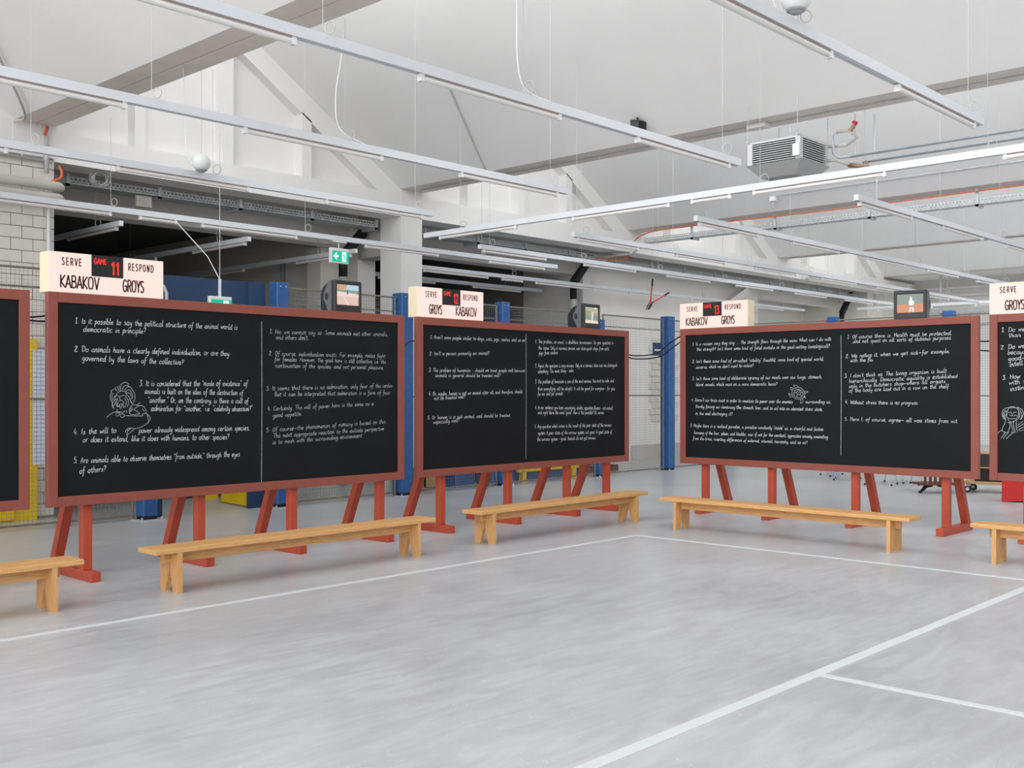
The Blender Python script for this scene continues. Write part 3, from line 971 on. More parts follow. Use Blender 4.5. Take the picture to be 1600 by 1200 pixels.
def sans_text(mb, text, u0, v0, u1, h, w, to3d, gap=0.6):
    """capitals filling u0..u1 at height h, stroke w"""
    tot = sum(SANS[c][1] for c in text) + gap * (len(text) - 1)
    sx, sy = (u1 - u0) / tot, h / 10.0
    x = 0.0
    for c in text:
        s, adv = SANS[c]
        for st in s.split("|"):
            if not st:
                continue
            P = [tuple(float(q) for q in p.split(",")) for p in st.lstrip("~").split()]
            if st[0] == "~":
                P = curve2(P, 4)
                mb.ribbon([(u0 + (x + a) * sx, v0 + b * sy) for a, b in P], w, to3d)
            else:
                for p, q in zip(P, P[1:]):
                    l = math.hypot((q[0] - p[0]) * sx, (q[1] - p[1]) * sy)
                    e = 0.35 * w / l
                    a = (p[0] - (q[0] - p[0]) * e, p[1] - (q[1] - p[1]) * e)
                    b = (q[0] + (q[0] - p[0]) * e, q[1] + (q[1] - p[1]) * e)
                    mb.ribbon([(u0 + (x + a[0]) * sx, v0 + a[1] * sy), (u0 + (x + b[0]) * sx, v0 + b[1] * sy)], w, to3d)
        x += adv + gap

# ------------------------------------------------------------------ chalkboards on trestles
BL, BZ0, BZ1, BF, BT = 3.955, 0.661, 2.482, 0.085, 0.06


def make_board(loc, rz, label, feet, texts=(), drawings=(), divider=None):
    t = thing("chalkboard", label, "chalkboard", loc, rz, "chalkboards standing around the court")
    L = dict(parent=t, local=True)
    for x0 in (0, BL - BF):
        MB().bev(x0, x0 + BF, 0, BT, BZ0, BZ1, 0.003).build("frame_stile", "board_paint", **L)
    for z0 in (BZ0, BZ1 - BF):
        MB().bev(BF, BL - BF, 0.002, BT, z0, z0 + BF, 0.003).build("frame_rail", "board_paint", **L)
    panel = MB().box(BF - 0.01, BL - BF + 0.01, 0.018, 0.04, BZ0 + BF - 0.01, BZ1 - BF + 0.01).build("panel", "chalkboard", **L)

    def to3d(u, v):
        return (u, 0.0165, v)
    for lines, xh, w, m in texts:
        for (s, a, b, c, d) in lines:
            mb = MB()
            chalk_line(mb, s, a, b, c, d, xh, w, to3d)
            tag(mb.build("chalk_writing", m, panel, local=True), kind="stuff")
    for strokes, w in drawings:
        mb = MB()
        for st in strokes:
            mb.ribbon(curve2([tuple(p) for p in st], 3), w, to3d)
        tag(mb.build("chalk_drawing", "chalk_faint", panel, local=True), kind="stuff")
    if divider:
        u, za, zb = divider
        MB().ribbon([(u, za), (u + 0.004, (za + zb) / 2), (u - 0.002, zb)], 0.0065, to3d).build("chalk_divider", "chalk_faint", panel, local=True)
    for x in feet:
        MB().bev(x, x + 0.09, -0.10, 0.80, 0, 0.086, 0.004).build("foot", "leg_paint", **L)
        MB().bev(x + 0.003, x + 0.087, BT, BT + 0.085, 0.086, 2.35, 0.004).build("post", "leg_paint", **L)
        MB().bar((x + 0.045, 0.70, 0.07), (x + 0.045, 0.175, 1.27), 0.084, 0.085, side=(1, 0, 0)).build("brace", "leg_paint", **L)
    return t


R90 = -math.pi / 2
make_board((-0.24, 8.97, 0), 0, "blank-looking black chalkboard cut off by the picture's edge beside the yellow door", (0.33, 1.43, 2.48, 3.55))
make_board((3.865, 8.97, 0), 0, "chalkboard with a chalk lion, below the GAME 11 light box", (0.325, 1.43, 2.48, 3.635),
           ((TEXT_ONE_LEFT, 0.0265, 0.0049, "chalk"), (TEXT_ONE_RIGHT, 0.0225, 0.0043, "chalk_faint")), ((DRAWING_LION, 0.0046),), (2.11, 2.33, 0.735))
make_board((8.045, 9.0, 0), 0, "chalkboard with dense writing and no drawing, below the GAME 12 light box", (0.40, 1.54, 2.68, 3.52),
           ((TEXT_TWO_LEFT, 0.0215, 0.0046, "chalk"), (TEXT_TWO_RIGHT, 0.0240, 0.0048, "chalk")), (), (1.83, 2.36, 0.79))
make_board((12.16, 8.26, 0), R90, "chalkboard with a chalk turtle, below the GAME 13 light box", (0.30, 1.30, 2.43, 3.52),
           ((TEXT_THREE_LEFT, 0.0220, 0.0047, "chalk"), (TEXT_THREE_RIGHT, 0.0235, 0.0048, "chalk")), ((DRAWING_TURTLE, 0.005),), (2.325, 2.32, 0.86))
make_board((12.16, 4.19, 0), R90, "chalkboard cut off by the picture's edge, with a shaggy chalk lion at its side", (0.33, 1.40, 2.45, 3.52),
           ((TEXT_FOUR, 0.0255, 0.0052, "chalk"),), ((DRAWING_SECOND_LION, 0.005),))

# ------------------------------------------------------------------ light boxes on the boards
LBW, LBH, LBD = 1.05, 0.345, 0.17


def light_box(loc, rz, label, number, first, second):
    t = thing("light_box", label, "light box", loc, rz, "score light boxes on the chalkboards")
    L = dict(parent=t, local=True)
    MB().bev(0, LBW, 0.008, LBD, 0, LBH, 0.003).build("case", "cream_wood", **L)
    a, b, zs = 0.355 * LBW, 0.63 * LBW, 0.545 * LBH
    p = [MB().box(0.004, a, 0, 0.008, zs + 0.002, LBH - 0.004).build("serve_panel", "box_light", **L),
         MB().box(b, LBW - 0.004, 0, 0.008, zs + 0.002, LBH - 0.004).build("respond_panel", "box_light", **L),
         MB().box(0.004, LBW / 2 - 0.002, 0, 0.008, 0.004, zs - 0.002).build("name_panel", "box_light", **L),
         MB().box(LBW / 2 + 0.002, LBW - 0.004, 0, 0.008, 0.004, zs - 0.002).build("name_panel", "box_light", **L),
         MB().box(a, b, -0.004, 0.006, zs - 0.03, LBH - 0.002).build("game_panel", "sign_black", **L)]

    for x0, x1, z0, z1 in ((0.004, a, zs - 0.004, zs + 0.004), (b, LBW - 0.004, zs - 0.004, zs + 0.004), (LBW / 2 - 0.004, LBW / 2 + 0.004, 0.004, zs - 0.03)):
        MB().box(x0, x1, -0.0015, 0.008, z0, z1).build("divider_strip", "box_light_cool", **L)

    def to3d(u, v):
        return (u, -0.0012, v)

    def to3g(u, v):
        return (u, -0.0052, v)

    def letters(s, u0, v0, u1, h, w, parent, m="sign_letter", fn=to3d, gap=0.6):
        mb = MB()
        sans_text(mb, s, u0, v0, u1, h, w, fn, gap)
        tag(mb.build("lettering", m, parent, local=True), kind="stuff")
    letters("SERVE", 0.115, 0.236, 0.285, 0.060, 0.0092, p[0], gap=3.4)
    letters("RESPOND", 0.710, 0.236, 0.950, 0.060, 0.0092, p[1], gap=3.0)
    for q, (nm, u) in enumerate(((first, 0.27), (second, 0.76))):
        wdt = 0.34 if nm == "KABAKOV" else 0.20
        letters(nm, u - wdt / 2, 0.046, u + wdt / 2, 0.100, 0.0135, p[2 + q])
    letters("GAME", a + 0.022, 0.268, a + 0.135, 0.046, 0.0068, p[4], "red_led", to3g)
    letters(number, a + 0.18, 0.185, a + 0.252, 0.105, 0.0155, p[4], "red_led", to3g, gap=1.2)
    return t


light_box((3.865, 8.965, BZ1), 0, "lit score box reading GAME 11, on the chalkboard with the lion", "11", "KABAKOV", "GROYS")
light_box((8.045, 8.995, BZ1), 0, "lit score box reading GAME 12, on the chalkboard without drawings", "12", "GROYS", "KABAKOV")
light_box((12.155, 8.26, BZ1), R90, "lit score box reading GAME 13, on the chalkboard with the turtle", "13", "KABAKOV", "GROYS")
light_box((12.155, 4.19, BZ1), R90, "lit score box cut off by the picture's edge, with GROYS first", "14", "GROYS", "KABAKOV")

# ------------------------------------------------------------------ television sets


def television(loc, rz, label, pieces):
    t = thing("television", label, "television", loc, rz, "tube televisions on the chalkboards")
    L = dict(parent=t, local=True)
    w, h = 0.185, 0.335
    fr = MB()
    fr.bev(-w, w, 0, 0.06, 0, 0.075, 0.008).bev(-w, w, 0, 0.06, 0.29, h, 0.010)
    fr.bev(-w, -0.150, 0, 0.06, 0.06, 0.31, 0.006).bev(0.150, w, 0, 0.06, 0.06, 0.31, 0.006)
    fr.box(-w + 0.01, w - 0.01, 0.03, 0.11, 0.01, h - 0.01)
    fr.build("bezel", "tv_dark", **L)
    # tapering tube housing
    hb = MB()
    secs = [(0.10, 0.172, 0.012, 0.322), (0.17, 0.168, 0.012, 0.316), (0.25, 0.145, 0.014, 0.285), (0.31, 0.120, 0.02, 0.235), (0.335, 0.105, 0.03, 0.215)]
    for y, hw, z0, z1 in secs:
        hb.v += [(-hw, y, z0 + .02), (-hw + .02, y, z0), (hw - .02, y, z0), (hw, y, z0 + .02), (hw, y, z1 - .02), (hw - .02, y, z1), (-hw + .02, y, z1), (-hw, y, z1 - .02)]
    for i in range(len(secs) - 1):
        for k in range(8):
            l = (k + 1) % 8
            hb.f.append((i * 8 + k, i * 8 + l, i * 8 + 8 + l, i * 8 + 8 + k))
    hb.f.append(tuple(range(32, 40)))
    hb.f.append(tuple(range(7, -1, -1)))
    hb.build("housing", "tv_back", **L)
    cheek = [(0.055, 0.0), (0.055, h - 0.004), (0.115, h - 0.008), (0.128, 0.285), (0.155, 0.24), (0.18, 0.20), (0.188, 0.165), (0.18, 0.13), (0.155, 0.09), (0.13, 0.05), (0.118, 0.0)]
    for s in (-1, 1):
        c = MB().prism(cheek, 'x', s * 0.170, s * 0.186).build("side_cheek", "tv_grey", **L)
        pts = [(0.135 + 0.028 * math.cos(a), 0.165 + 0.04 * math.sin(a)) for a in [2 * math.pi * i / 20 for i in range(20)]]
        MB().prism(pts, 'x', s * 0.186, s * 0.1885).build("speaker_grille", "tv_dark", c, local=True)
    MB().box(-0.022, 0.022, -0.002, 0, 0.066, 0.071).build("badge", "tv_grey", **L)
    scr = MB().box(-0.152, 0.152, 0.014, 0.03, 0.073, 0.292).build("screen", pieces[0][1], **L)
    for i, (poly, m) in enumerate(pieces[1:]):
        y = 0.013 - 0.0006 * i
        MB().poly([(-0.152 + 0.304 * a, y, 0.073 + 0.219 * b) for a, b in poly]).build("picture_area", m, scr, local=True)
    return t


def rect(a, b, c, d):
    return [(a, c), (b, c), (b, d), (a, d)]


television((7.07, 9.01, BZ1), 0.03, "dark tube television showing a pale pink tennis court, on the chalkboard with the lion", [
    (None, "scr_pink"), (rect(0, 1, 0.62, 1), "scr_tan"), ([(0.42, 0.75), (0.48, 1), (1, 1), (1, 0.68)], "scr_sky"),
    ([(0, 0.66), (1, 0.56), (1, 0.74), (0, 0.74)], "scr_green"), ([(0, 0.42), (1, 0.42), (1, 0.56), (0, 0.66)], "scr_pink_light"),
    ([(0.30, 0.38), (0.33, 0.38), (0.57, 0), (0.52, 0)], "scr_line"), ([(0.46, 0.52), (0.51, 0.52), (0.52, 0.74), (0.45, 0.74)], "scr_blue"),
    ([(0, 0), (0.015, 0), (0.015, 1), (0, 1)], "scr_line")])
television((11.24, 9.05, BZ1), 0.05, "dark tube television showing a white figure on green, on the chalkboard without drawings", [
    (None, "scr_olive"), (rect(0, 1, 0.22, 0.62), "scr_teal"), (rect(0.04, 0.15, 0.62, 0.78), "scr_teal"), (rect(0.18, 0.46, 0.62, 0.76), "scr_teal"),
    ([(0, 0.56), (1, 0.50), (1, 0.58), (0, 0.63)], "scr_orange"), ([(0, 0), (1, 0), (1, 0.14), (0, 0.22)], "scr_pink_light"),
    ([(0.50, 0.1), (0.56, 0.1), (0.60, 0.5), (0.58, 0.72), (0.52, 0.74), (0.50, 0.5)], "scr_white"), (rect(0.7, 0.82, 0.90, 1), "scr_white")])
television((12.21, 5.10, BZ1), R90 + 0.12, "dark tube television showing a player in white on orange clay", [
    (None, "scr_orange"), (rect(0, 1, 0.46, 1), "scr_grey_green"), (rect(0, 1, 0.80, 0.84), "scr_teal"),
    ([(0.46, 0.66), (0.61, 0.66), (0.66, 0.56), (0.64, 0.42), (0.58, 0.36), (0.48, 0.38), (0.45, 0.52)], "scr_white"),
    ([(0.49, 0.36), (0.62, 0.36), (0.61, 0.30), (0.49, 0.30)], "scr_shadow"),
    ([(0.49, 0.31), (0.55, 0.31), (0.52, 0.06), (0.44, 0.04), (0.47, 0.10)], "scr_white"), ([(0.57, 0.31), (0.62, 0.31), (0.65, 0.05), (0.58, 0.04)], "scr_white"),
    ([(0.48, 0.84), (0.55, 0.88), (0.58, 0.80), (0.57, 0.66), (0.50, 0.66)], "scr_white"), ([(0.48, 0.80), (0.50, 0.89), (0.56, 0.89), (0.58, 0.80), (0.53, 0.76)], "scr_hair")])

# ------------------------------------------------------------------ pine benches
BENCH = 3.04
bench = thing("bench", "x", "bench", (4.25, 7.88, 0), 0, "pine benches in front of the chalkboards")
MB().bev(0, BENCH, 0, 0.29, 0.33, 0.37, 0.004).build("seat", "pine_bench", bench, local=True)
LEGP = [(0.0, 0.0), (0.085, 0.0), (0.132, 0.165), (0.158, 0.165), (0.205, 0.0), (0.29, 0.0), (0.285, 0.33), (0.005, 0.33)]
for x in (0.20, 2.80):
    lb = MB()
    lb.prism([LEGP[0], LEGP[1], LEGP[2], (0.145, 0.33), LEGP[7]], 'x', x, x + 0.04)
    lb.prism([LEGP[3], LEGP[4], LEGP[5], LEGP[6], (0.145, 0.33), (0.145, 0.165)], 'x', x, x + 0.04)
    lb.build("leg", "pine_leg", bench, local=True)
MB().bev(0.14, 2.90, 0.115, 0.155, 0.24, 0.33, 0.003).build("stretcher", "pine_bench", bench, local=True)
bench["label"] = "pine bench in front of the chalkboard with the lion"
copy_tree(bench, (0.63, 7.88, 0), 0, "pine bench cut off by the picture's edge, in front of the blank-looking chalkboard")
copy_tree(bench, (7.98, 7.93, 0), 0.012, "pine bench in front of the chalkboard without drawings")
copy_tree(bench, (10.50, 7.43, 0), R90, "pine bench in front of the chalkboard with the turtle")
copy_tree(bench, (10.51, 3.80, 0), R90, "pine bench cut off by the picture's edge, at the chalkboard with the shaggy lion")


# cables looping between neighbouring boards
def cable(name, pts, r, m, label, cat, group=None):
    P = [Vector(p) for p in pts]
    out = []
    for i in range(len(P) - 1):
        p0, p1, p2, p3 = P[max(i - 1, 0)], P[i], P[i + 1], P[min(i + 2, len(P) - 1)]
        for k in range(5):
            t = k / 5
            out.append(0.5 * ((2 * p1) + (p2 - p0) * t + (2 * p0 - 5 * p1 + 4 * p2 - p3) * t * t + (3 * p1 - p0 - 3 * p2 + p3) * t ** 3))
    out.append(P[-1])
    o = MB().tube([tuple(p) for p in out], r, 6).build(name, m, None, smooth=True)
    tag(o, label, cat, group)
    return o


cable("power_cable", [(3.60, 9.04, 2.27), (3.76, 9.05, 2.265), (3.98, 9.04, 2.30)], 0.008, "black_rubber", "black cable between the blank-looking board and the lion board, upper strand", "cable", "cables strung between the chalkboards")
cable("power_cable", [(3.60, 9.06, 2.25), (3.80, 9.06, 2.235), (3.98, 9.06, 2.24)], 0.008, "black_rubber", "black cable between the blank-looking board and the lion board, lower strand", "cable", "cables strung between the chalkboards")
cable("power_cable", [(7.72, 9.05, 2.12), (7.88, 9.06, 2.14), (7.98, 9.07, 2.20), (8.14, 9.08, 2.215)], 0.008, "black_rubber", "black cable crossing the blue post between the GAME 11 and GAME 12 boards", "cable", "cables strung between the chalkboards")
cable("power_cable", [(11.90, 9.08, 2.20), (12.12, 9.02, 2.14), (12.35, 8.80, 2.17), (12.30, 8.50, 2.32), (12.25, 8.10, 2.50)], 0.009, "black_rubber", "black cable sagging across the corner between the GAME 12 and GAME 13 boards", "cable", "cables strung between the chalkboards")
cable("power_cable", [(11.90, 9.10, 2.19), (12.15, 9.05, 2.10), (12.40, 8.80, 2.12), (12.35, 8.50, 2.25), (12.28, 8.10, 2.46)], 0.009, "black_rubber", "lower black cable sagging across the corner beside the blue sign", "cable", "cables strung between the chalkboards")
cable("power_cable", [(12.24, 4.42, 2.21), (12.25, 4.25, 2.195), (12.24, 4.07, 2.215)], 0.008, "black_rubber", "black cable between the turtle board and the shaggy lion board, upper strand", "cable", "cables strung between the chalkboards")
cable("power_cable", [(12.26, 4.42, 2.11), (12.27, 4.25, 2.09), (12.26, 4.07, 2.08)], 0.008, "black_rubber", "black cable between the turtle board and the shaggy lion board, lower strand", "cable", "cables strung between the chalkboards")

# ------------------------------------------------------------------ suspended fluorescent light tracks
ZT = 3.89          # underside of the tracks
TUBES_A = ((2.46, 3.98), (5.04, 6.56), (7.60, 9.12))


def light_track(axis, fixed, a, b, tubes, hangers, label, group, z=ZT, top=None, loops=True):
    def P(t, s, zz):
        return (t, fixed + s, zz) if axis == 'x' else (fixed + s, t, zz)
    t = thing("light_track", label, "light track", P((a + b) / 2, 0, z), 0, group)

    def bx(mb, t0, t1, s0, s1, z0, z1):
        if axis == 'x':
            mb.box(t0, t1, fixed + s0, fixed + s1, z0, z1)
        else:
            mb.box(fixed + s0, fixed + s1, t0, t1, z0, z1)
        return mb
    rail = MB()
    bx(rail, a, b, -0.031, 0.031, z + 0.006, z + 0.068)
    bx(rail, a + 0.004, b - 0.004, -0.031, -0.018, z - 0.004, z + 0.006)
    bx(rail, a + 0.004, b - 0.004, 0.018, 0.031, z - 0.004, z + 0.006)
    r = rail.build("rail", "track_white", t)
    for e in (a, b):
        bx(MB(), e - 0.006, e + 0.006, -0.028, 0.028, z + 0.0, z + 0.062).build("end_cap", "white_plastic", r)
    for t0, t1 in tubes:
        f = bx(MB(), t0 + 0.01, t1 - 0.01, -0.016, 0.016, z - 0.014, z + 0.006).build("batten", "tube_seat", t)
        MB().tube([P(t0 + 0.02, 0, z - 0.032), P(t1 - 0.02, 0, z - 0.032)], 0.021, 10).build("tube", "tube_glass", f, smooth=False)
        bx(MB(), t0 - 0.004, t0 + 0.03, -0.02, 0.02, z - 0.055, z - 0.004).build("lamp_holder", "white_plastic", f)
        bx(MB(), t1 - 0.03, t1 + 0.004, -0.02, 0.02, z - 0.055, z - 0.004).build("lamp_holder", "white_plastic", f)
    for h in hangers:
        p = P(h, 0, z + 0.068)
        zt = (top if top else roof_z(p[0])) - 0.002
        MB().tube([p, (p[0], p[1], zt)], 0.0024, 5).build("hanger_wire", "wire_metal", t)
        if loops:
            ca, sa = math.cos(0.75), math.sin(0.75)
            pts = []
            R = random.uniform(0.036, 0.052)
            for i in range(20):
                q = 2 * math.pi * i / 20
                d = 0.055 + R * math.cos(q)
                pts.append((p[0] + d * sa * 0.7, p[1] - d * ca, p[2] + R + 0.004 + R * math.sin(q)))
            MB().tube(pts, 0.0042, 5, closed=True).build("wire_loop", "wire_metal", t, smooth=True)
    return t


GA = "long light tracks over the court"
HA = (4.2, 6.12, 9.0)
light_track('x', 3.27, -1.5, 9.28, ((-0.1, 1.42),) + TUBES_A, HA, "long light track ending nearest the camera, just below the large ball loudspeaker", GA)
light_track('x', 5.62, -1.5, 9.30, ((-0.1, 1.42),) + TUBES_A, HA, "long light track crossing in front of the black wedge loudspeaker", GA)
light_track('x', 7.85, -1.5, 9.30, ((-0.1, 1.42),) + TUBES_A, HA, "long light track passing above the small ball loudspeaker", GA)
light_track('x', 10.12, -1.5, 9.30, ((-0.1, 1.42),) + TUBES_A, HA, "long light track passing behind the small ball loudspeaker", GA)
light_track('x', 12.80, -1.5, 14.85, ((2.46, 3.98), (4.78, 6.30), (6.68, 7.20), (7.57, 9.10), (10.36, 11.88), (13.08, 14.5)), (4.5, 6.3, 9.25, 12.9),
            "long light track along the wall that carries the lit exit sign", GA)
light_track('y', 10.55, -6.0, 11.64, ((9.8, 11.32), (7.31, 8.81), (6.47, 7.0), (4.65, 6.18), (1.98, 3.5), (-0.5, 1.0)), (10.9, 8.75, 6.1, 3.65, 1.2),
            "bright white light track running crosswise below the heater", GA)
TUBES_B = tuple((12.0 + 2.52 * k, 13.5 + 2.52 * k) for k in range(7))
GB = "light tracks beyond the crosswise track"
HB = (12.15, 14.45, 16.75, 19.05, 21.4, 23.7, 26.0)
light_track('x', 5.62, 11.92, 24.2, TUBES_B[:5], HB[:6], "light track starting behind the heater pipes and running to the far wall", GB)
light_track('x', 7.85, 11.92, 24.2, TUBES_B[:5], HB[:6], "light track starting below the perforated cable tray", GB)
light_track('x', 9.95, 11.92, 28.1, TUBES_B[:6], HB, "light track above the hanging bolt cutter", GB)
light_track('x', 11.88, 11.92, 27.5, TUBES_B[:6], HB, "light track at the level of the GAME 12 box, between the two black pipes", GB)
light_track('y', 28.3, 2.0, 13.3, ((11.2, 12.7), (8.6, 10.1), (6.0, 7.5)), (12.5, 9.0, 5.5), "distant light track running crosswise behind the television with the player", GB)
GC = "light tracks of the dim side hall"
AT = 4.9
light_track('y', 6.93, 13.78, 24.0, ((13.9, 15.4), (17, 18.5)), (14.55, 20.0), "light track running into the dark hall, the one closest to the GAME 11 box", GC, top=AT)
light_track('y', 8.96, 13.80, 24.0, ((13.9, 15.4), (16.6, 18.1)), (14.7, 17.5), "light track running into the dark hall between the two exit signs", GC, top=AT)
light_track('y', 10.92, 13.72, 24.0, ((13.85, 15.35), (17, 18.5)), (14.75, 18.0), "light track running into the dark hall behind the lit exit sign", GC, top=AT)
light_track('x', 14.62, 12.60, 27.7, ((13.2, 14.9), (15.3, 15.9), (16.3, 18.2), (19.5, 21.0), (22.0, 23.5), (25.0, 26.5)), (12.9, 15.6, 18.1, 20.2, 22.5, 26.4),
            "light track under the girder, passing behind the bolt cutter", GC, top=4.6 - 0.0)
light_track('x', 16.15, 12.80, 18.2, ((13.4, 14.9), (16.0, 17.5)), (14.0, 17.0), "short light track in the dim bay above the hanging cloths", GC, top=AT)

# power flex dropping to two of the tracks
cable("lamp_flex", [(6.10, 7.85, 5.07), (6.09, 7.86, 4.75), (6.02, 7.86, 4.35), (6.06, 7.85, 4.05), (6.35, 7.85, 3.965)], 0.006, "white_plastic", "white flex hanging from the beam to the track above the small ball loudspeaker", "cable", "lamp supply cables")
cable("lamp_flex", [(6.08, 5.62, 5.07), (6.06, 5.63, 4.6), (6.10, 5.62, 4.05), (6.45, 5.62, 3.965)], 0.006, "white_plastic", "white flex hanging from the beam to the track before the wedge loudspeaker", "cable", "lamp supply cables")
cable("lamp_flex", [(5.72, 3.27, 4.5), (5.75, 3.28, 4.2), (5.85, 3.27, 3.98), (6.1, 3.27, 3.965)], 0.006, "white_plastic", "white flex beside the large ball loudspeaker", "cable", "lamp supply cables")

# ------------------------------------------------------------------ ball loudspeakers


def ball(x, y, z, label, face):
    r = 0.094
    t = thing("ball_loudspeaker", label, "loudspeaker", (x, y, z - r), 0, "ball loudspeakers hung from the first beam")
    MB().sphere((x, y, z), r, 28, 18, -0.80, 1.0).build("shell", "ball_white", t, smooth=True)
    MB().tube([(x, y, z - 0.081 * 0.94), (x, y, z - 0.0835)], [0.060, 0.056], 24).build("grille_rim", "ball_grille", t)
    MB().sphere((x, y, z - 0.052), 0.056, 22, 8, -0.85, -0.2).build("grille", "ball_grille", t, smooth=True)
    MB().tube([(x, y, z + r - 0.002), (x, y, BEAM_Z - 0.001)], 0.0028, 5).build("hanger_wire", "wire_metal", t)
    return t


ball(5.90, 9.98, 4.03, "small white ball loudspeaker hanging against the white girder", 0)
ball(6.00, 3.22, 4.075, "large-looking white ball loudspeaker at the top of the picture", 0)
cable("loudspeaker_flex", [(5.84, 10.24, 5.07), (5.84, 10.20, 4.5), (5.83, 10.14, 4.12), (5.87, 10.05, 4.0)], 0.005, "white_plastic", "grey flex looping down to the small ball loudspeaker", "cable", "loudspeaker cables")

# ------------------------------------------------------------------ warm-air heater on chains
hx, hy, hz = 12.13, 6.62, 4.46
h = thing("air_heater", "grey louvred warm-air heater hung on four chains from the roof", "heater", (hx, hy, 4.27), 0.0)
W = 0.36
core = MB().box(hx - W + 0.03, hx + W - 0.03, hy - W + 0.03, hy + W - 0.03, hz, hz + 0.26).build("core", "heater_dark", h)
MB().box(hx - W, hx + W, hy - W, hy + W, hz + 0.26, hz + 0.285).build("top_plate", "heater_grey", h)
for sx in (-1, 1):
    for sy in (-1, 1):
        cx, cy = hx + sx * (W - 0.03), hy + sy * (W - 0.03)
        MB().box(cx - 0.032, cx + 0.032, cy - 0.032, cy + 0.032, hz, hz + 0.262).build("corner_post", "heater_grey", h)
for k in range(9):
    z0 = hz + 0.012 + k * 0.0275
    for side in range(4):
        m = MB()
        if side == 0:
            m.bar((hx - W + 0.006, hy - W + 0.06, z0 + 0.008), (hx - W + 0.006, hy + W - 0.06, z0 + 0.008), 0.012, 0.0095)
        elif side == 1:
            m.bar((hx - W + 0.06, hy - W + 0.006, z0 + 0.008), (hx + W - 0.06, hy - W + 0.006, z0 + 0.008), 0.012, 0.0095)
        elif side == 2:
            m.bar((hx + W - 0.006, hy - W + 0.06, z0 + 0.008), (hx + W - 0.006, hy + W - 0.06, z0 + 0.008), 0.012, 0.0095)
        else:
            m.bar((hx - W + 0.06, hy + W - 0.006, z0 + 0.008), (hx + W - 0.06, hy + W - 0.006, z0 + 0.008), 0.012, 0.0095)
        m.build("louvre", "heater_grey", h)
hop = MB()
hop.v = [(hx + a * (W + 0.02), hy + b * (W + 0.02), hz) for a, b in ((-1, -1), (1, -1), (1, 1), (-1, 1))]
hop.v += [(hx + a * 0.235, hy + b * 0.235, hz - 0.155) for a, b in ((-1, -1), (1, -1), (1, 1), (-1, 1))]
hop.v += [(hx + a * 0.20, hy + b * 0.20, hz - 0.155) for a, b in ((-1, -1), (1, -1), (1, 1), (-1, 1))]
hop.f = [(0, 1, 2, 3), (0, 4, 5, 1), (1, 5, 6, 2), (2, 6, 7, 3), (3, 7, 4, 0), (4, 8, 9, 5), (5, 9, 10, 6), (6, 10, 11, 7), (7, 11, 8, 4)]
hop.build("hopper", "heater_hopper", h)
gr = MB().box(hx - 0.20, hx + 0.20, hy - 0.20, hy + 0.20, hz - 0.13, hz - 0.12).build("outlet", "heater_dark", h)
for k in range(9):
    MB().box(hx - 0.20, hx + 0.20, hy - 0.19 + k * 0.045, hy - 0.175 + k * 0.045, hz - 0.153, hz - 0.132).build("outlet_bar", "heater_grey", gr)
MB().bev(hx - W - 0.04, hx - W - 0.002, hy - W - 0.005, hy - W + 0.085, hz + 0.03, hz + 0.18, 0.004).build("junction_box", "white_plastic", h)
bk = MB()
for sx in (-1, 1):
    for sy in (-1, 1):
        cx, cy = hx + sx * (W + 0.03), hy + sy * (W - 0.02)
        MB().bar((cx - sx * 0.10, cy, hz + 0.29), (cx + sx * 0.02, cy, hz + 0.29), 0.02, 0.02).build("bracket", "heater_grey", h)
        ch = MB()
        zt = roof_z(cx) - 0.004
        z = hz + 0.30
        k = 0
        while z < zt - 0.02:
            ax = 'x' if k % 2 else 'y'
            pts = []
            for i in range(8):
                a = 2 * math.pi * i / 8
                o = 0.008 * math.cos(a)
                pts.append((cx + (o if ax == 'y' else 0), cy + (o if ax == 'x' else 0), z + 0.018 + 0.019 * math.sin(a)))
            ch.tube(pts, 0.0028, 4, closed=True)
            z += 0.031
            k += 1
        ch.tube([(cx, cy, z - 0.005), (cx, cy, zt)], 0.004, 5)
        tag(ch.build("chain", "galvanised", h), kind="stuff")

# heating pipes feeding it
hp = thing("heating_pipe", "upper of two thin grey heating pipes running from the heater valves", "pipe", (12.6, 3, 4.6), 0, "heating pipes beside the heater")
MB().tube([(12.55, 5.98, 4.56), (12.55, -10, 4.56)], 0.018, 10).build("pipe_run", "steel_pipe", hp, smooth=True)
MB().tube([(12.50, hy - W, 4.72), (12.50, 6.02, 4.70), (12.46, 5.86, 4.76), (12.42, 5.95, 4.86), (12.42, 6.10, 4.86)], 0.022, 10).build("hose", "pipe_beige", hp, smooth=True)
MB().tube([(12.42, 6.10, 4.86), (12.42, 6.17, 4.84), (12.46, 6.17, 4.60), (12.50, 6.12, 4.56), (12.55, 5.98, 4.56)], 0.020, 10).build("bend", "steel_pipe", hp, smooth=True)
vv = MB().tube([(12.42, 5.93, 4.85), (12.42, 5.86, 4.93)], [0.03, 0.02], 10).build("valve", "brass", hp)
MB().tube([(12.42, 5.88, 4.92), (12.42, 5.86, 4.955)], [0.036, 0.032], 10).build("hand_wheel", "red_paint", vv)
MB().tube([(12.55, 5.93, 4.56), (12.55, 5.93, BEAM_Z)], 0.006, 6).build("drop_rod", "steel_pipe", hp)
hp2 = thing("heating_pipe", "lower of two thin grey heating pipes running from the heater valves", "pipe", (12.7, 3, 4.5), 0, "heating pipes beside the heater")
MB().tube([(12.70, 5.90, 4.50), (12.70, -10, 4.50)], 0.018, 10).build("pipe_run", "steel_pipe", hp2, smooth=True)
MB().tube([(12.45, hy - W, 4.53), (12.48, 6.15, 4.53), (12.55, 6.00, 4.46)], 0.022, 10).build("hose", "pipe_beige", hp2, smooth=True)
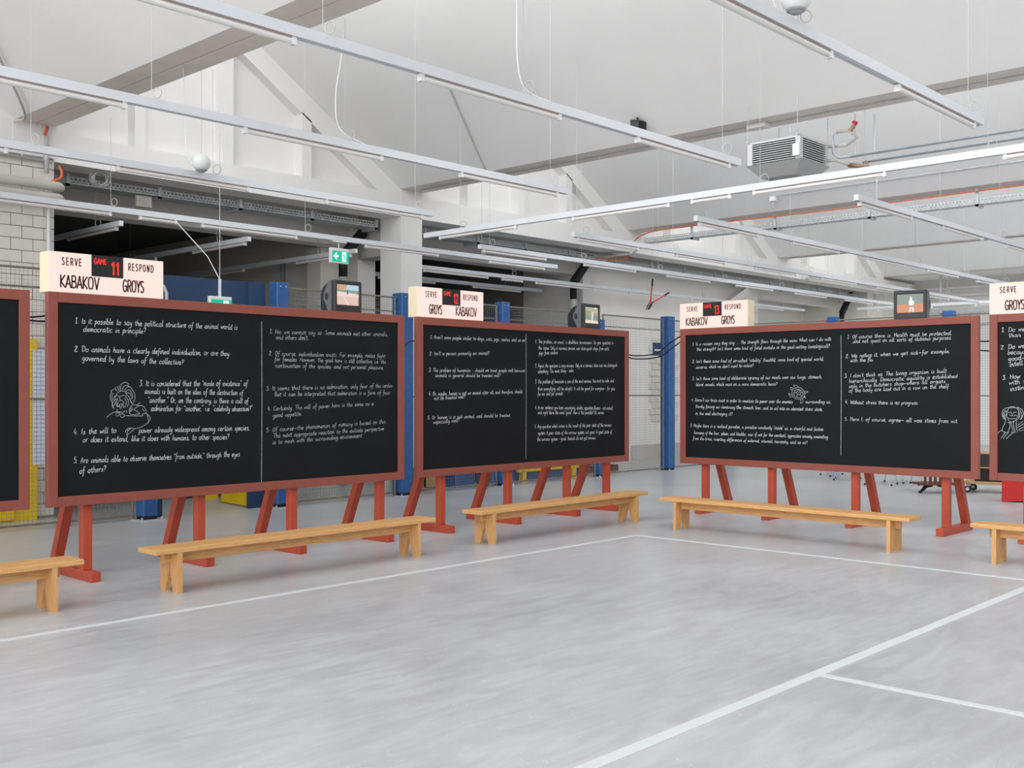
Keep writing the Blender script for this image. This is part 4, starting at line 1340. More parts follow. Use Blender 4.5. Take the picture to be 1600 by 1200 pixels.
MB().tube([(12.55, 6.02, 4.46), (12.64, 5.80, 4.42), (12.70, 5.86, 4.50)], [0.03, 0.034, 0.025], 10).build("valve", "brass", hp2, smooth=True)
MB().bar((12.62, 5.80, 4.42), (12.66, 5.74, 4.33), 0.02, 0.012).build("lever", "steel_pipe", hp2)
MB().tube([(12.70, 5.75, 4.50), (12.70, 5.75, BEAM_Z)], 0.008, 6).build("drop_rod", "steel_pipe", hp2)
MB().tube([(12.70, 5.72, 4.48), (12.70, 5.72, 3.965)], 0.008, 6).build("down_rod", "steel_pipe", hp2)

# ------------------------------------------------------------------ small fittings on roof and beams
sp = thing("wedge_loudspeaker", "small black wedge loudspeaker fixed to the sloped ceiling", "loudspeaker", (11.57, 8.54, 5.05))
zc = roof_z(11.66) + 0.05
MB().prism([(8.46, zc - 0.19), (8.62, zc - 0.22), (8.62, zc - 0.02), (8.46, zc - 0.05)], 'x', 11.52, 11.66).build("cabinet", "black_rubber", sp)
MB().box(11.507, 11.521, 8.475, 8.605, zc - 0.18, zc - 0.06).build("grille", "tv_dark", sp)
MB().tube([(11.57, 8.54, zc - 0.08), (11.57, 8.54, roof_z(11.57))], 0.012, 6).build("bracket", "black_rubber", sp)
cable("ceiling_conduit", [(10.22, 10.94, 6.15), (11.0, 11.30, 5.66), (11.96, 11.74, 5.06)], 0.014, "pipe_beige", "grey conduit running down the slope to the second beam", "conduit", "conduits on the ceiling")
cable("ceiling_conduit", [(4.2, 11.8, 5.88), (4.88, 12.6, 5.44), (5.47, 13.36, 5.06), (5.50, 13.75, 5.05)], 0.016, "pipe_beige", "grey conduit running down the slope to the first beam", "conduit", "conduits on the ceiling")
cable("beam_conduit", [(12.22, 13.6, 5.07), (12.22, 7.0, 5.07), (12.22, 0.0, 5.07), (12.22, -10, 5.07)], 0.008, "galvanised", "thin conduit clipped along the underside of the second beam", "conduit", "conduits on the ceiling")
cable("beam_conduit", [(24.98, 13.6, 5.07), (24.98, 7.0, 5.07), (24.98, 0.0, 5.07)], 0.01, "galvanised", "thin conduit clipped along the underside of the fourth beam", "conduit", "conduits on the ceiling")
cable("ceiling_conduit", [(17.95, 10.1, 5.06), (17.95, 10.1, 5.25), (17.95, 9.95, 5.30), (17.95, 7.0, 5.31), (17.95, 2.0, 5.31), (17.95, -9.0, 5.31)], 0.012, "galvanised", "thin conduit on the slope above the third beam, ending in a short drop", "conduit", "conduits on the ceiling")
tag(MB().bev(17.90, 18.00, 10.04, 10.16, 5.20, 5.29, 0.006).build("junction_box", "white_plastic"), "small white junction box where a conduit drops to the third beam", "junction box")
jb = MB().bev(12.10, 12.26, 6.93, 7.20, 5.02, 5.079, 0.006).build("junction_box", "white_plastic")
tag(jb, "white junction box under the second beam above the heater", "junction box")

# ------------------------------------------------------------------ perforated cable trays


def cable_tray(axis, fixed, a, b, z, label, width=0.30, face=0.10, hang=4.6, step=1.35):
    t = thing("cable_tray", label, "cable tray", ((a + b) / 2, fixed, z) if axis == 'x' else (fixed, (a + b) / 2, z), 0, "perforated steel cable trays")

    def bx(m, t0, t1, s0, s1, z0, z1):
        if axis == 'x':
            m.box(t0, t1, fixed + s0, fixed + s1, z0, z1)
        else:
            m.box(fixed + s0, fixed + s1, t0, t1, z0, z1)
    for s in (0, width):
        m = MB()
        bx(m, a, b, s - 0.002, s + 0.002, z, z + 0.018)
        bx(m, a, b, s - 0.002, s + 0.002, z + 0.034, z + 0.050)
        bx(m, a, b, s - 0.002, s + 0.002, z + face - 0.018, z + face)
        x = a
        k = 0
        while x < b:
            bx(m, x, x + 0.022, s - 0.002, s + 0.002, z + 0.018, z + 0.034)
            bx(m, x + 0.03, x + 0.052, s - 0.002, s + 0.002, z + 0.050, z + face - 0.018)
            x += 0.06
        tag(m.build("side_rail", "galvanised", t), kind="stuff")
    m = MB()
    x = a
    while x < b:
        bx(m, x, x + 0.028, 0, width, z, z + 0.004)
        x += 0.05
    bx(m, a, b, 0.0, 0.03, z - 0.001, z + 0.003)
    bx(m, a, b, width / 2 - 0.03, width / 2 + 0.03, z - 0.001, z + 0.003)
    bx(m, a, b, width - 0.03, width, z - 0.001, z + 0.003)
    tag(m.build("tray_floor", "galvanised", t), kind="stuff")
    x = a + 0.35
    while x < b:
        m = MB()
        bx(m, x, x + 0.05, -0.03, -0.006, z - 0.05, hang)
        bx(m, x, x + 0.05, -0.03, width, z - 0.045, z - 0.004)
        m.build("bracket", "galvanised", t)
        x += step
    return t


cable_tray('x', 14.33, 6.06, 11.86, 4.47, "perforated cable tray below the girder above the lit exit sign", 0.35)
cable_tray('x', 14.33, 12.60, 18.30, 4.47, "perforated cable tray below the girder above the GAME 12 box", 0.35)
cable_tray('x', 14.45, 18.35, 31.0, 4.45, "perforated cable tray below the girder above the bolt cutter", 0.45)
cable_tray('y', 18.52, -9.0, 13.5, 4.80, "perforated cable tray slung along the third beam", 0.22, hang=BEAM_Z, step=1.9)
cable_tray('y', 31.9, 0.0, 13.2, 3.95, "distant perforated cable tray along the end of the hall", 0.22, hang=BEAM_Z, step=2.4)
cable("orange_cable", [(18.50, 13.9, 4.55), (18.46, 13.78, 4.76), (18.44, 13.4, 4.98), (18.43, 12.2, 5.02), (18.44, 9.0, 4.99), (18.44, 5.0, 5.01), (18.44, 0, 4.99), (18.44, -8, 5.0)], 0.012, "orange_cable", "orange cable clipped along the third beam above the tray", "cable", "orange cables")
cable("orange_cable", [(17.9, 14.35, 4.50), (18.1, 14.1, 4.46), (18.4, 13.95, 4.47), (18.55, 13.74, 4.66)], 0.014, "orange_cable", "orange cable curling round the girder at the third column", "cable", "orange cables")
cable("orange_cable", [(5.92, 13.76, 5.05), (5.90, 13.74, 5.0), (5.88, 13.74, 4.93)], 0.02, "orange_cable", "short orange cable entering a conduit at the first beam", "cable", "orange cables")
cable("orange_cable", [(6.06, 13.74, 4.56), (6.08, 13.70, 4.48), (6.06, 13.70, 4.40), (5.96, 13.74, 4.34)], 0.018, "orange_cable", "orange cable bent above the big beige pipes", "cable", "orange cables")
tray_bend = MB().bar((18.12, 14.40, 4.53), (18.38, 13.76, 4.56), 0.2, 0.012, side=(0.9, 0.4, 0)).bar((18.38, 13.76, 4.56), (18.62, 13.5, 4.80), 0.2, 0.012, side=(0.85, 0.5, 0)).build("tray_bend", "galvanised")
tag(tray_bend, "twisted piece of cable tray joining the girder and beam trays", "cable tray")
cb = thing("wire_coil", "coil of loose grey cable hanging from the tray at the block wall", "cable", (6.75, 14.0, 4.3))
for k in range(7):
    rr = 0.11 + 0.015 * math.sin(k * 2.1)
    a0 = k * 0.6
    pts = [(6.70 + 0.03 * math.sin(a0 + 2) + rr * math.cos(a), 13.90 + 0.02 * math.cos(a0 * 3), 4.50 + 0.02 * math.sin(a0) + rr * 0.85 * math.sin(a)) for a in [2 * math.pi * i / 18 for i in range(18)]]
    MB().tube(pts, 0.0042, 5, closed=True).build("loop", "wire_metal", cb, smooth=True)
jb2 = MB().bev(7.42, 7.66, 14.30, 14.36, 4.28, 4.44, 0.006).build("junction_box", "hall_wall")
tag(jb2, "beige junction box hanging below the tray near the block wall", "junction box")
cd = MB().tube([(5.90, 13.74, 4.92), (5.90, 13.74, 4.45)], 0.028, 10).build("vertical_conduit", "galvanised", None, smooth=True)
tag(cd, "short grey conduit below the first beam's end", "conduit", "conduits on the block wall")
cd = MB().tube([(5.93, 13.75, 4.05), (5.93, 13.75, 1.2)], 0.022, 10).build("vertical_conduit", "white_plastic", None, smooth=True)
tag(cd, "long white conduit running down the block wall", "conduit", "conduits on the block wall")
cd = MB().tube([(1.0, 13.75, 4.60), (5.97, 13.75, 4.60)], 0.022, 8).build("conduit", "pipe_beige", None, smooth=True)
tag(cd, "thin beige conduit along the top of the block wall", "conduit", "conduits on the block wall")

# big pipes with rounded ends on the block wall
for z, lab in ((4.265, "upper thick beige pipe with a rounded end on the block wall"), (4.115, "lower thick beige pipe with a rounded end on the block wall")):
    pts = [(-2, 13.60, z), (5.95, 13.60, z)] + [(5.95 + 0.10 * math.sin(a), 13.60 + 0.10 * (1 - math.cos(a)), z) for a in (0.4, 0.8, 1.2, 1.57)] + [(6.05, 13.85, z)]
    tag(MB().tube(pts, 0.06, 16).build("heating_main", "pipe_beige", None, smooth=True), lab, "pipe", "thick beige pipes")

# black elbow down-pipes beside the columns: top of the slant, then the vertical pipe
for (xt, zt, xe, lab) in ((11.92, 4.44, 11.48, "black elbow pipe descending beside the white column"), (18.34, 4.62, 17.71, "black elbow pipe descending beside the television showing green"),
                          (31.0, 4.62, 30.38, "distant black elbow pipe near the end of the hall")):
    t = thing("rain_pipe", lab, "pipe", (xe, 14.78, 0), 0, "rain pipes beside the columns")
    MB().bar((xt, 14.78, zt), (xe, 14.78, 3.98), 0.13, 0.14).build("black_diagonal", "black_pipe", t)
    MB().tube([(xe, 14.78, 4.03), (xe, 14.78, 3.62)], 0.075, 16).build("black_sleeve", "black_pipe", t, smooth=True)
    MB().tube([(xe, 14.78, 3.62), (xe, 14.78, 0)], 0.072, 16).build("white_pipe", "pipe_beige", t, smooth=True)
t = MB().bar((25.0, 14.86, 4.33), (23.3, 14.86, 3.55), 0.16, 0.18).build("diagonal_duct", "hall_light_wall")
tag(t, "pale diagonal duct above the GAME 13 box", "duct")
for x, y, lab in ((11.9, 17.2, "thin dark conduit on the dim partition"), (18.32, 15.2, "thin pale conduit beside the hanging cloths")):
    tag(MB().tube([(x, y, 4.2), (x, y, 0.0)], 0.03, 8).build("vertical_conduit", "galvanised", None, smooth=True), lab, "conduit", "conduits in the dim hall")
for k, (z, y) in enumerate(((4.72, 13.55), (4.60, 13.62))):
    tag(MB().tube([(26.0, y, z), (31.5, y, z), (31.7, y - 0.1, z - 0.05), (31.75, y - 0.15, 0.0)], 0.055, 12).build("heating_main", "pipe_beige", None, smooth=True),
        "%s white pipe along the distant girder" % ("upper", "lower")[k], "pipe", "pipes along the distant girder")

# ------------------------------------------------------------------ exit signs


def exit_sign(x, y, z, label, arrow):
    t = thing("exit_sign", label, "exit sign", (x, y, z), 0, "green exit signs")
    L = dict(parent=t, local=True)
    MB().bev(-0.165, 0.165, -0.03, 0.03, 0, 0.225, 0.005).build("case", "white_plastic", **L)
    p = MB().box(-0.145, 0.162, -0.033, -0.029, 0.02, 0.185).build("face", "exit_green", **L)

    def q(pts, y=-0.0345):
        return [(a, y, b) for a, b in pts]
    if arrow:
        m = MB().poly(q([(-0.125, 0.105), (-0.075, 0.155), (-0.050, 0.155), (-0.080, 0.120), (-0.03, 0.120), (-0.03, 0.090), (-0.080, 0.090), (-0.050, 0.055), (-0.075, 0.055)]))
        m.build("arrow", "exit_white", p, local=True)
    dw = MB().poly(q([(0.035, 0.03), (0.115, 0.03), (0.115, 0.172), (0.035, 0.172)])).build("doorway", "exit_white", p, local=True)
    m = MB()
    e = lambda u, v: (u, -0.0355, v)
    pts = [(0.066 + 0.009 * math.cos(a), 0.155 + 0.010 * math.sin(a)) for a in [2 * math.pi * i / 10 for i in range(10)]]
    m.poly(q(pts, -0.0355))
    m.ribbon([(0.069, 0.14), (0.078, 0.10)], 0.02, e)
    m.ribbon([(0.078, 0.10), (0.072, 0.07), (0.056, 0.04)], 0.011, e)
    m.ribbon([(0.080, 0.10), (0.090, 0.075), (0.118, 0.062)], 0.011, e)
    m.ribbon([(0.066, 0.135), (0.052, 0.115), (0.036, 0.118)], 0.008, e)
    m.ribbon([(0.072, 0.138), (0.092, 0.135), (0.103, 0.112)], 0.008, e)
    m.build("running_figure", "exit_green", p, local=True)
    return t


s1 = exit_sign(9.86, 12.80, 3.55, "lit green exit sign with an arrow, under the light track along the wall", True)
MB().box(-0.13, 0.13, -0.025, 0.025, 0.315, 0.337).build("mount_plate", "white_plastic", s1, local=True)
MB().tube([(0, 0, 0.22), (0, 0, 0.32)], 0.008, 8).build("stem", "white_plastic", s1, local=True)
s2 = exit_sign(7.60, 12.40, 2.66, "green exit sign half hidden behind the chalkboard with the lion", False)
MB().bar((0.0, 0, 0.22), (0.0, 0, 0.46), 0.03, 0.025, side=(1, 0, 0)).build("stem", "white_plastic", s2, local=True)
MB().tube([(0, 0, 0.45), (0.0, 0.0, 4.92 - 2.66 + 0.5)], 0.005, 5).build("hanger_wire", "wire_metal", s2, local=True)
MB().tube([(0, 0, 0.45), (-0.12, 0.1, 0.75), (-0.45, 0.4, 1.25)], 0.006, 5).build("supply_flex", "white_plastic", s2, local=True)

# ------------------------------------------------------------------ bolt cutter hanging from a wire
bc = thing("bolt_cutter", "red-handled bolt cutter hanging open from a thin wire", "bolt cutter", (17.45, 12.45, 3.3), 0)
O = Vector((17.05, 12.30, 3.27))
U = Vector((0.684, -0.73, 0))


def bp(a, b, dy=0.0):
    return tuple(O + U * a + Vector((0, 0, b)) + Vector((0.73, 0.684, 0)) * dy)


MB().tube([bp(0.02, 0.10), bp(0.055, 0.42)], 0.013, 8).build("handle_tube", "red_paint", bc)
MB().tube([bp(0.055, 0.42), bp(0.068, 0.56)], 0.018, 8).build("grip", "black_rubber", bc)
MB().tube([bp(0.05, 0.09), bp(0.30, 0.24)], 0.013, 8).build("handle_tube", "red_paint", bc)
MB().tube([bp(0.30, 0.24), bp(0.39, 0.295)], 0.018, 8).build("grip", "black_rubber", bc)
for s in (-1, 1):
    pl = [(0.035 + s * 0.002, 0.13), (0.035 + s * 0.035, 0.10), (0.0 + s * 0.045, 0.03), (-0.03 + s * 0.035, -0.035), (-0.05 + s * 0.008, -0.05), (-0.02 + s * 0.004, 0.02)]
    m = MB()
    n = len(pl)
    for dy in (-0.012 * s - 0.006, -0.012 * s + 0.006):
        m.v += [bp(a, b, dy) for a, b in pl]
    m.f = [tuple(range(n)), tuple(range(2 * n - 1, n - 1, -1))] + [(i, (i + 1) % n, n + (i + 1) % n, n + i) for i in range(n)]
    m.build("jaw", "black_rubber", bc)
MB().tube([bp(0.03, 0.095, -0.03), bp(0.03, 0.095, 0.03)], 0.02, 8).build("pivot", "red_paint", bc)
MB().tube([bp(0.068, 0.56), tuple(Vector(bp(0.068, 0)).xy) + (roof_z(17.1) - 0.01,)], 0.003, 5).build("hanger_wire", "wire_metal", bc)

# ------------------------------------------------------------------ machine fence: posts, mesh panels, portal
FY, FH = 12.68, 3.10


def fence_post(x, y, label, w=0.2, z=3.17, m="blue_paint"):
    t = thing("fence_post", label, "fence post", (x, y, 0), 0, "blue steel fence posts")
    MB().bev(x - w / 2, x + w / 2, y - w / 2, y + w / 2, 0.05, z, 0.012).build("shaft", m, t)
    MB().box(x - w * 0.78, x + w * 0.78, y - w * 0.78, y + w * 0.78, 0.0, 0.012).build("base_plate", "galvanised", t)
    MB().box(x - w / 2 + 0.01, x + w / 2 - 0.01, y - w / 2 + 0.01, y + w / 2 - 0.01, 0.012, 0.052).build("collar", "black_rubber", t)
    for sx in (-1, 1):
        for sy in (-1, 1):
            MB().tube([(x + sx * w * 0.68, y + sy * w * 0.68, 0.012), (x + sx * w * 0.68, y + sy * w * 0.68, 0.045)], 0.012, 6).build("anchor_bolt", "galvanised", t)
    for k in (-1, 1):
        MB().tube([(x + k * 0.045, y - w / 2 - 0.006, z - 0.06), (x + k * 0.045, y - w / 2 + 0.004, z - 0.06)], 0.011, 6).build("bolt_head", "galvanised", t)
    return t


def mesh_panel(axis, fixed, a, b, label, z0=0.06, z1=FH, mid=1.55):
    t = thing("mesh_fence", label, "mesh fence", ((a + b) / 2, fixed, 0) if axis == 'x' else (fixed, (a + b) / 2, 0), 0, "wire mesh fence panels")

    def P(s, z):
        return (s, fixed, z) if axis == 'x' else (fixed, s, z)
    for s in (a + 0.02, b - 0.02):
        MB().tube([P(s, 0.0), P(s, z1)], 0.016, 8).build("upright", "fence_tube", t)
    for z in (z0, mid, z1 - 0.22, z1):
        MB().tube([P(a, z), P(b, z)], 0.014 if z != z1 - 0.22 else 0.009, 6).build("rail", "fence_tube", t)
    m = MB()
    s = a + 0.05
    while s < b:
        m.tube([P(s, z0), P(s, z1)], 0.0021, 4, caps=False)
        s += 0.05
    z = z0 + 0.05
    while z < z1:
        m.tube([P(a, z), P(b, z)], 0.0021, 4, caps=False)
        z += 0.05
    tag(m.build("mesh_wires", "fence_wire", t), kind="stuff")
    return t


fence_post(6.72, FY, "blue fence post beside the GAME 11 box")
fence_post(8.72, FY, "blue fence post at the free end of the dark blue portal")
fence_post(11.02, FY, "blue fence post in the gap between the GAME 11 and GAME 12 boards", 0.24)
fence_post(13.28, FY, "blue fence post with a white sticker behind the GAME 12 board")
fence_post(15.95, FY, "blue fence post mostly hidden behind the television showing green", z=3.0, w=0.17)
fence_post(18.22, FY, "tall blue fence post in the open corner between the boards", 0.22)
fence_post(20.58, FY, "blue fence post at the far corner of the mesh fence")
fence_post(20.62, 10.22, "blue fence post top showing above the turtle board beside its middle", 0.2, 3.17)
fence_post(20.55, 7.82, "blue fence post top showing above the turtle board beside its television", 0.2, 3.17)
fence_post(20.55, 5.4, "blue fence post behind the shaggy lion board", 0.2, 3.17)
stk = MB().box(13.19, 13.34, FY - 0.104, FY - 0.1005, 2.74, 2.81).build("sticker", "white_plastic")
tag(stk, "white sticker on the blue post behind the GAME 12 board", "sticker")
mesh_panel('x', 12.78, 2.3, 4.5, "mesh fence behind the blank-looking board")
mesh_panel('x', 12.78, 4.52, 6.60, "mesh fence in front of the block wall")
mesh_panel('x', FY, 8.84, 10.88, "mesh fence behind the television with the pink court")
mesh_panel('x', FY, 11.16, 13.16, "mesh fence between the gap post and the stickered post")
mesh_panel('x', FY, 13.40, 15.85, "mesh fence behind the middle of the GAME 12 board")
mesh_panel('x', FY, 16.05, 18.09, "mesh fence with the blue sign below the bolt cutter")
mesh_panel('x', FY, 18.35, 20.46, "mesh fence between the tall corner post and the turtle board's light box")
mesh_panel('y', 20.6, 10.34, 12.56, "mesh fence side panel closest to the corner post")
mesh_panel('y', 20.6, 7.94, 10.10, "mesh fence side panel behind the television with the player")
mesh_panel('y', 20.6, 5.52, 7.70, "mesh fence side panel in the gap before the shaggy lion board")
# portal of solid dark blue sheet
g = thing("fence_portal", "dark blue sheet portal with an open passage, between two blue posts", "gate", (7.7, 12.85, 0))
MB().box(6.82, 7.02, 12.84, 12.90, 0, 3.16).build("jamb_sheet", "blue_dark", g)
MB().box(8.33, 8.60, 12.84, 12.90, 0, 3.16).build("jamb_sheet", "blue_dark", g)
MB().box(6.82, 8.62, 12.90, 12.94, 2.2, 3.17).build("header_sheet", "blue_dark", g)
MB().box(8.45, 8.62, 12.60, 12.84, 2.2, 2.80).build("drive_box", "blue_dark", g)
MB().tube([(6.92, 12.55, 2.2), (6.92, 12.55, 2.90), (6.88, 12.55, 2.98), (6.80, 12.55, 3.0), (6.74, 12.55, 3.0)], 0.022, 10).build("hand_rail", "galvanised", g, smooth=True)
sg = MB().box(17.66, 18.02, FY - 0.03, FY - 0.022, 2.36, 2.62).build("safety_sign", "blue_dark")
tag(sg, "small dark blue sign wired to the fence beside the tall post", "sign")
MB().box(17.72, 17.96, FY - 0.0315, FY - 0.0295, 2.455, 2.485).build("white_print", "white_plastic", sg)
# low blue machine casing behind the fence
bm = thing("machine_casing", "pale blue machine casing behind the mesh of the GAME 12 board", "machine", (14.6, 13.25, 0))
MB().bev(13.45, 15.55, 13.1, 13.5, 0, 2.78, 0.02).build("casing", "blue_pale", bm)
MB().bev(15.56, 15.78, 13.05, 13.5, 0, 2.80, 0.02).build("end_column", "blue_paint", bm)
bm2 = thing("machine_casing", "narrow blue machine casing behind the GAME 12 box", "machine", (12.7, 13.25, 0))
MB().bev(12.55, 12.98, 13.05, 13.4, 0, 2.78, 0.02).build("casing", "blue_paint", bm2)
MB().bev(12.60, 12.93, 13.02, 13.06, 0.4, 1.6, 0.006).build("hatch", "blue_dark", bm2)

# yellow door and notice sheet at the block wall
dr = thing("door_1", "yellow steel door on the block wall behind the fence", None, (5.0, 13.75, 0), kind="structure")
MB().box(4.2, 5.775, 13.72, 13.79, 0, 2.30).build("door_frame", "yellow_paint", dr)
MB().bev(4.3, 5.48, 13.68, 13.72, 0.02, 2.15, 0.01).build("door_leaf", "yellow_paint", dr)
ns = MB().box(5.33, 5.62, 12.785, 12.795, 0.77, 2.13).build("notice_board", "paper")
tag(ns, "tall white notice sheet fixed behind the mesh beside the yellow door", "notice board")
yd = thing("door_2", "open yellow door leaf in the passage under the portal", None, (8.5, 14.9, 0), kind="structure")
MB().bar((8.42, 13.0, 1.1), (8.51, 13.8, 1.1), 0.05, 2.16).build("door_leaf", "yellow_paint", yd)
MB().box(8.50, 8.80, 14.40, 14.45, 0, 2.1).build("door_frame", "yellow_paint", yd)
pp = thing("pallet_jack", "low black pallet jack lying in the passage", "pallet jack", (8.7, 14.85, 0))
MB().box(8.36, 8.95, 14.75, 14.95, 0.03, 0.10).build("fork", "black_rubber", pp)
MB().box(8.95, 9.15, 14.73, 14.97, 0.0, 0.22).build("head", "black_rubber", pp)

# odds and ends behind the GAME 12 board
cr = thing("wooden_crate", "small orange wooden crate behind the mesh, under the GAME 12 board", "crate", (12.4, 13.35, 0))
for x in (12.05, 12.42):
    MB().box(x, x + 0.03, 13.30, 13.62, 0, 0.34).build("side_board", "pine_plain", cr)
MB().box(12.05, 12.45, 13.30, 13.33, 0.02, 0.34).build("front_board", "pine_plain", cr)
cr2 = thing("wooden_crate", "larger wooden crate farther along the mesh under the GAME 12 board", "crate", (14.0, 14.0, 0))
MB().box(13.55, 14.1, 13.62, 13.66, 0.02, 0.4).build("front_board", "pine_plain", cr2)
MB().box(13.55, 13.59, 13.66, 14.0, 0, 0.4).build("side_board", "pine_plain", cr2)
yb = thing("safety_barrier", "yellow floor barrier behind the mesh under the GAME 12 board", "barrier", (14.9, 13.05, 0))
MB().bev(14.0, 15.7, 12.95, 13.03, 0.18, 0.46, 0.01).build("beam", "yellow_paint", yb)
for x in (14.1, 15.5):
    MB().box(x, x + 0.1, 12.95, 13.05, 0, 0.2).build("foot", "yellow_paint", yb)
pl = thing("wooden_pallet", "brown wooden pallet behind the last bay of mesh under the GAME 12 board", "pallet", (17.0, 14.0, 0))
for k in range(3):
    MB().box(16.2, 17.5, 13.4 + 0.3 * k, 13.5 + 0.3 * k, 0.0, 0.1).build("bearer", "dark_wood", pl)
for k in range(6):
    MB().box(16.2 + 0.23 * k, 16.34 + 0.23 * k, 13.4, 14.1, 0.1, 0.13).build("deck_slat", "dark_wood", pl)
fx_ = thing("fire_extinguisher", "red fire extinguisher glimpsed between the GAME 11 and GAME 12 boards", "extinguisher", (11.62, 13.2, 0.55))
MB().tube([(11.62, 13.55, 0.62), (11.62, 13.55, 0.66), (11.62, 13.55, 1.02), (11.62, 13.55, 1.10), (11.62, 13.55, 1.13)], [0.07, 0.085, 0.085, 0.06, 0.025], 16).build("cylinder", "red_paint", fx_, smooth=True)
MB().box(11.58, 11.66, 13.52, 13.58, 1.13, 1.2).build("valve_head", "black_rubber", fx_)
MB().tube([(11.66, 13.55, 1.16), (11.74, 13.55, 1.05), (11.73, 13.55, 0.72)], 0.012, 6).build("hose", "black_rubber", fx_)
MB().box(11.55, 11.69, 13.48, 13.62, 0, 0.62).build("stand", "galvanised", fx_)

# hanging cloths and dome lamp in the dim bay
for k, (x, lab) in enumerate(((14.55, "dark hanging cloth on a rod, behind the corner of the GAME 12 box"), (15.95, "dark hanging cloth on a rod, the middle one of three"), (17.20, "dark hanging cloth on a rod, closest to the pale conduit"))):
    yq = 17.4 - 0.45 * k
    t = thing("hanging_cloth", lab, "wall hanging", (x, yq, 1.2), 0, "cloths hanging on rods in the dim bay")
    MB().tube([(x - 0.52, yq, 3.46), (x + 0.52, yq, 3.46)], 0.02, 8).build("rod", "dark_wood", t)
    MB().tube([(x - 0.4, yq, 3.46), (x, yq, 3.82), (x + 0.4, yq, 3.46)], 0.006, 5).build("cord", "black_rubber", t)
    m = MB()
    for i in range(25):
        a = -0.46 + 0.92 * i / 24
        dy = 0.03 * math.sin(i * 1.1)
        m.v += [(x + a, yq + dy * 0.4, 3.45), (x + a, yq + dy, 1.2), (x + a, yq + dy + 0.006, 1.2), (x + a, yq + dy * 0.4 + 0.006, 3.45)]
    for i in range(24):
        for j in range(4):
            l = (j + 1) % 4
            m.f.append((i * 4 + j, i * 4 + l, i * 4 + 4 + l, i * 4 + 4 + j))
    m.build("cloth", "cloth_dark", t, smooth=True)
dl = thing("dome_lamp", "white dome pendant lamp behind the GAME 12 box", "lamp", (15.0, 20.0, 3.8))
MB().sphere((15.0, 20.0, 3.66), 0.26, 20, 8, 0.0, 1.0).build("shade", "ball_white", dl, smooth=True)
MB().tube([(15, 20, 3.92), (15, 20, 4.9)], 0.008, 6).build("flex", "black_rubber", dl)

# ------------------------------------------------------------------ things on the floor behind the turtle board
chair = thing("metal_chair", "x", "chair", (18.62, 8.95, 0), 0.4, "metal chairs behind the turtle board")
for sx in (-1, 1):
    for sy in (-1, 1):
        lg = MB().tube([(sx * 0.17, sy * 0.17, 0.44), (sx * 0.22, sy * 0.225, 0.0)], 0.011, 8).build("leg", "steel_pipe", chair, local=True)
        MB().tube([(sx * 0.2185, sy * 0.2234, 0.03), (sx * 0.221, sy * 0.226, 0.0)], 0.016, 8).build("foot_cap", "black_rubber", lg, local=True)
MB().bev(-0.21, 0.21, -0.21, 0.2, 0.435, 0.455, 0.008).build("seat", "dark_wood", chair, local=True)
bkf = MB()
for sx in (-1, 1):
    bkf.tube([(sx * 0.17, 0.18, 0.44), (sx * 0.18, 0.23, 0.62), (sx * 0.18, 0.26, 0.82)], 0.011, 8)
bkf.build("back_frame", "steel_pipe", chair, local=True)
MB().bev(-0.19, 0.19, 0.235, 0.255, 0.62, 0.82, 0.008).build("backrest", "dark_wood", chair, local=True)
chair["label"] = "metal chair legs at the far end of the row behind the turtle board"
for (x, y, rz, lab) in ((19.3, 9.5, 0.9, "metal chair legs most deeply hidden behind the turtle board"), (18.05, 8.05, 0.2, "metal chair with close-set legs in the middle behind the turtle board"),
                        (18.75, 7.95, 1.2, "metal chair just past the middle trestle of the turtle board"), (18.6, 7.45, 0.7, "metal chair beside the slatted wooden furniture")):
    copy_tree(chair, (x, y, 0), rz, lab)
dy_ = thing("transport_dolly", "wooden dolly on black casters in the gap between the turtle and shaggy lion boards", "dolly", (17.9, 6.15, 0), 0.15)
L = dict(parent=dy_, local=True)
MB().bev(-0.30, 0.30, -0.37, 0.37, 0.145, 0.18, 0.006).build("platform", "pine_plain", **L)
for sx in (-1, 1):
    for sy in (-1, 1):
        c = MB().box(sx * 0.22 - 0.03, sx * 0.22 + 0.03, sy * 0.29 - 0.03, sy * 0.29 + 0.03, 0.10, 0.145).build("caster_fork", "galvanised", **L)
        MB().tube([(sx * 0.22 - 0.016, sy * 0.29 + 0.01, 0.055), (sx * 0.22 + 0.016, sy * 0.29 + 0.01, 0.055)], 0.055, 16).build("wheel", "black_rubber", c, local=True)
        MB().tube([(sx * 0.22 - 0.018, sy * 0.29 + 0.01, 0.055), (sx * 0.22 + 0.018, sy * 0.29 + 0.01, 0.055)], 0.028, 12).build("hub", "white_plastic", c, local=True)
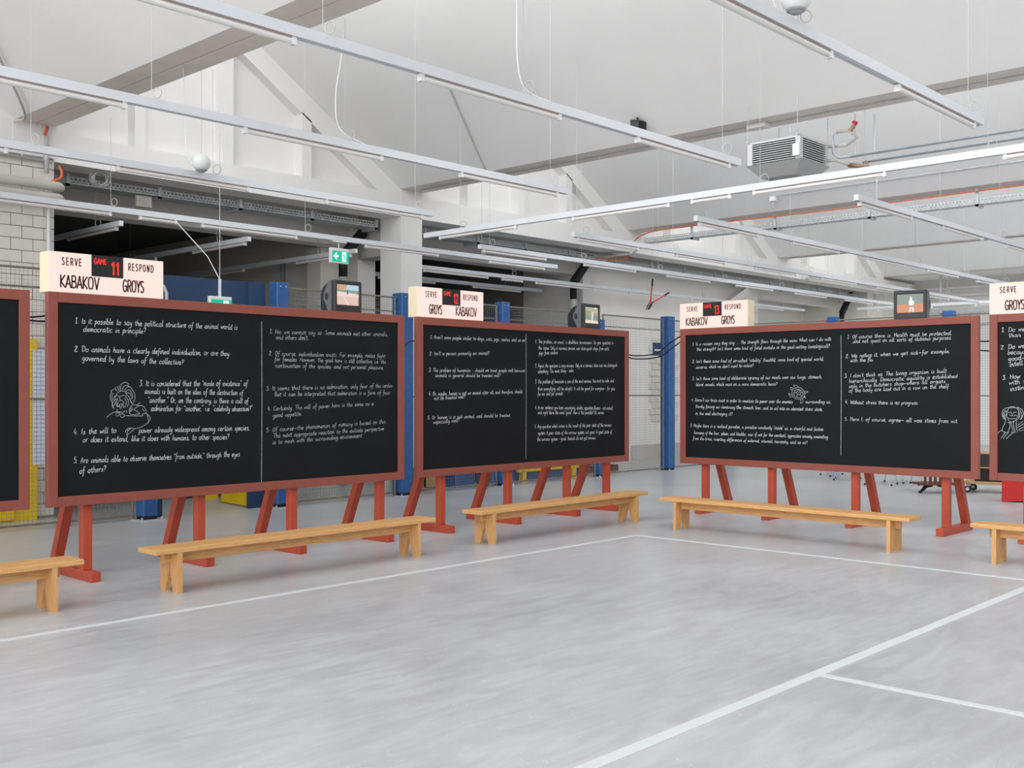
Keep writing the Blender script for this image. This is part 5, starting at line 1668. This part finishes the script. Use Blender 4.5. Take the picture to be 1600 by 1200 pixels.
cab = thing("flight_case", "black case with tan shelf boards standing on the dolly", "case", (17.95, 6.15, 0.18), 0.15)
L = dict(parent=cab, local=True)
MB().bev(-0.18, 0.22, -0.22, 0.22, 0, 0.21, 0.006).build("body", "black_rubber", **L)
MB().bev(-0.20, 0.22, -0.24, 0.24, 0.21, 0.23, 0.003).build("shelf_board", "pine_plain", **L)
MB().bev(-0.18, 0.22, -0.22, 0.22, 0.23, 0.44, 0.006).build("body", "tv_dark", **L)
MB().bev(-0.20, 0.22, -0.24, 0.24, 0.44, 0.46, 0.003).build("shelf_board", "pine_plain", **L)
sf = thing("wooden_stand", "slatted brown wooden stand on dark curved feet behind the turtle board", "stand", (17.15, 6.75, 0), -0.7)
L = dict(parent=sf, local=True)
MB().bev(-0.30, 0.30, -0.20, 0.20, 0.14, 0.17, 0.005).build("lower_board", "dark_wood", **L)
for k in range(7):
    MB().bev(-0.28 + k * 0.085, -0.24 + k * 0.085, -0.19, -0.165, 0.17, 0.62, 0.004).build("slat", "dark_wood", **L)
MB().bev(-0.30, 0.30, -0.20, 0.20, 0.62, 0.65, 0.005).build("upper_board", "dark_wood", **L)
for sx in (-1, 1):
    pts = [(sx * 0.05, 0.13), (sx * 0.11, 0.125), (sx * 0.17, 0.10), (sx * 0.21, 0.05), (sx * 0.26, 0.012), (sx * 0.28, 0.03)]
    MB().tube([(a, 0.0, b) for a, b in pts], [0.03, 0.032, 0.03, 0.026, 0.02, 0.012], 10).build("curved_foot", "black_rubber", **L)
rb = thing("red_box", "red metal box behind the shaggy lion board", "box", (16.75, 5.31, 0), 0.25)
L = dict(parent=rb, local=True)
MB().prism([(-0.25, 0.04), (0.25, 0.0), (0.25, 0.42), (-0.25, 0.42)], 'x', -0.22, 0.22).build("body", "red_paint", **L)
MB().bev(-0.235, 0.235, -0.265, 0.265, 0.42, 0.45, 0.004).build("lid", "red_paint", **L)
for sx in (-1, 1):
    MB().tube([(sx * 0.15 - 0.02, -0.18, 0.02), (sx * 0.15 + 0.02, -0.18, 0.02)], 0.02, 10).build("roller", "black_rubber", **L)
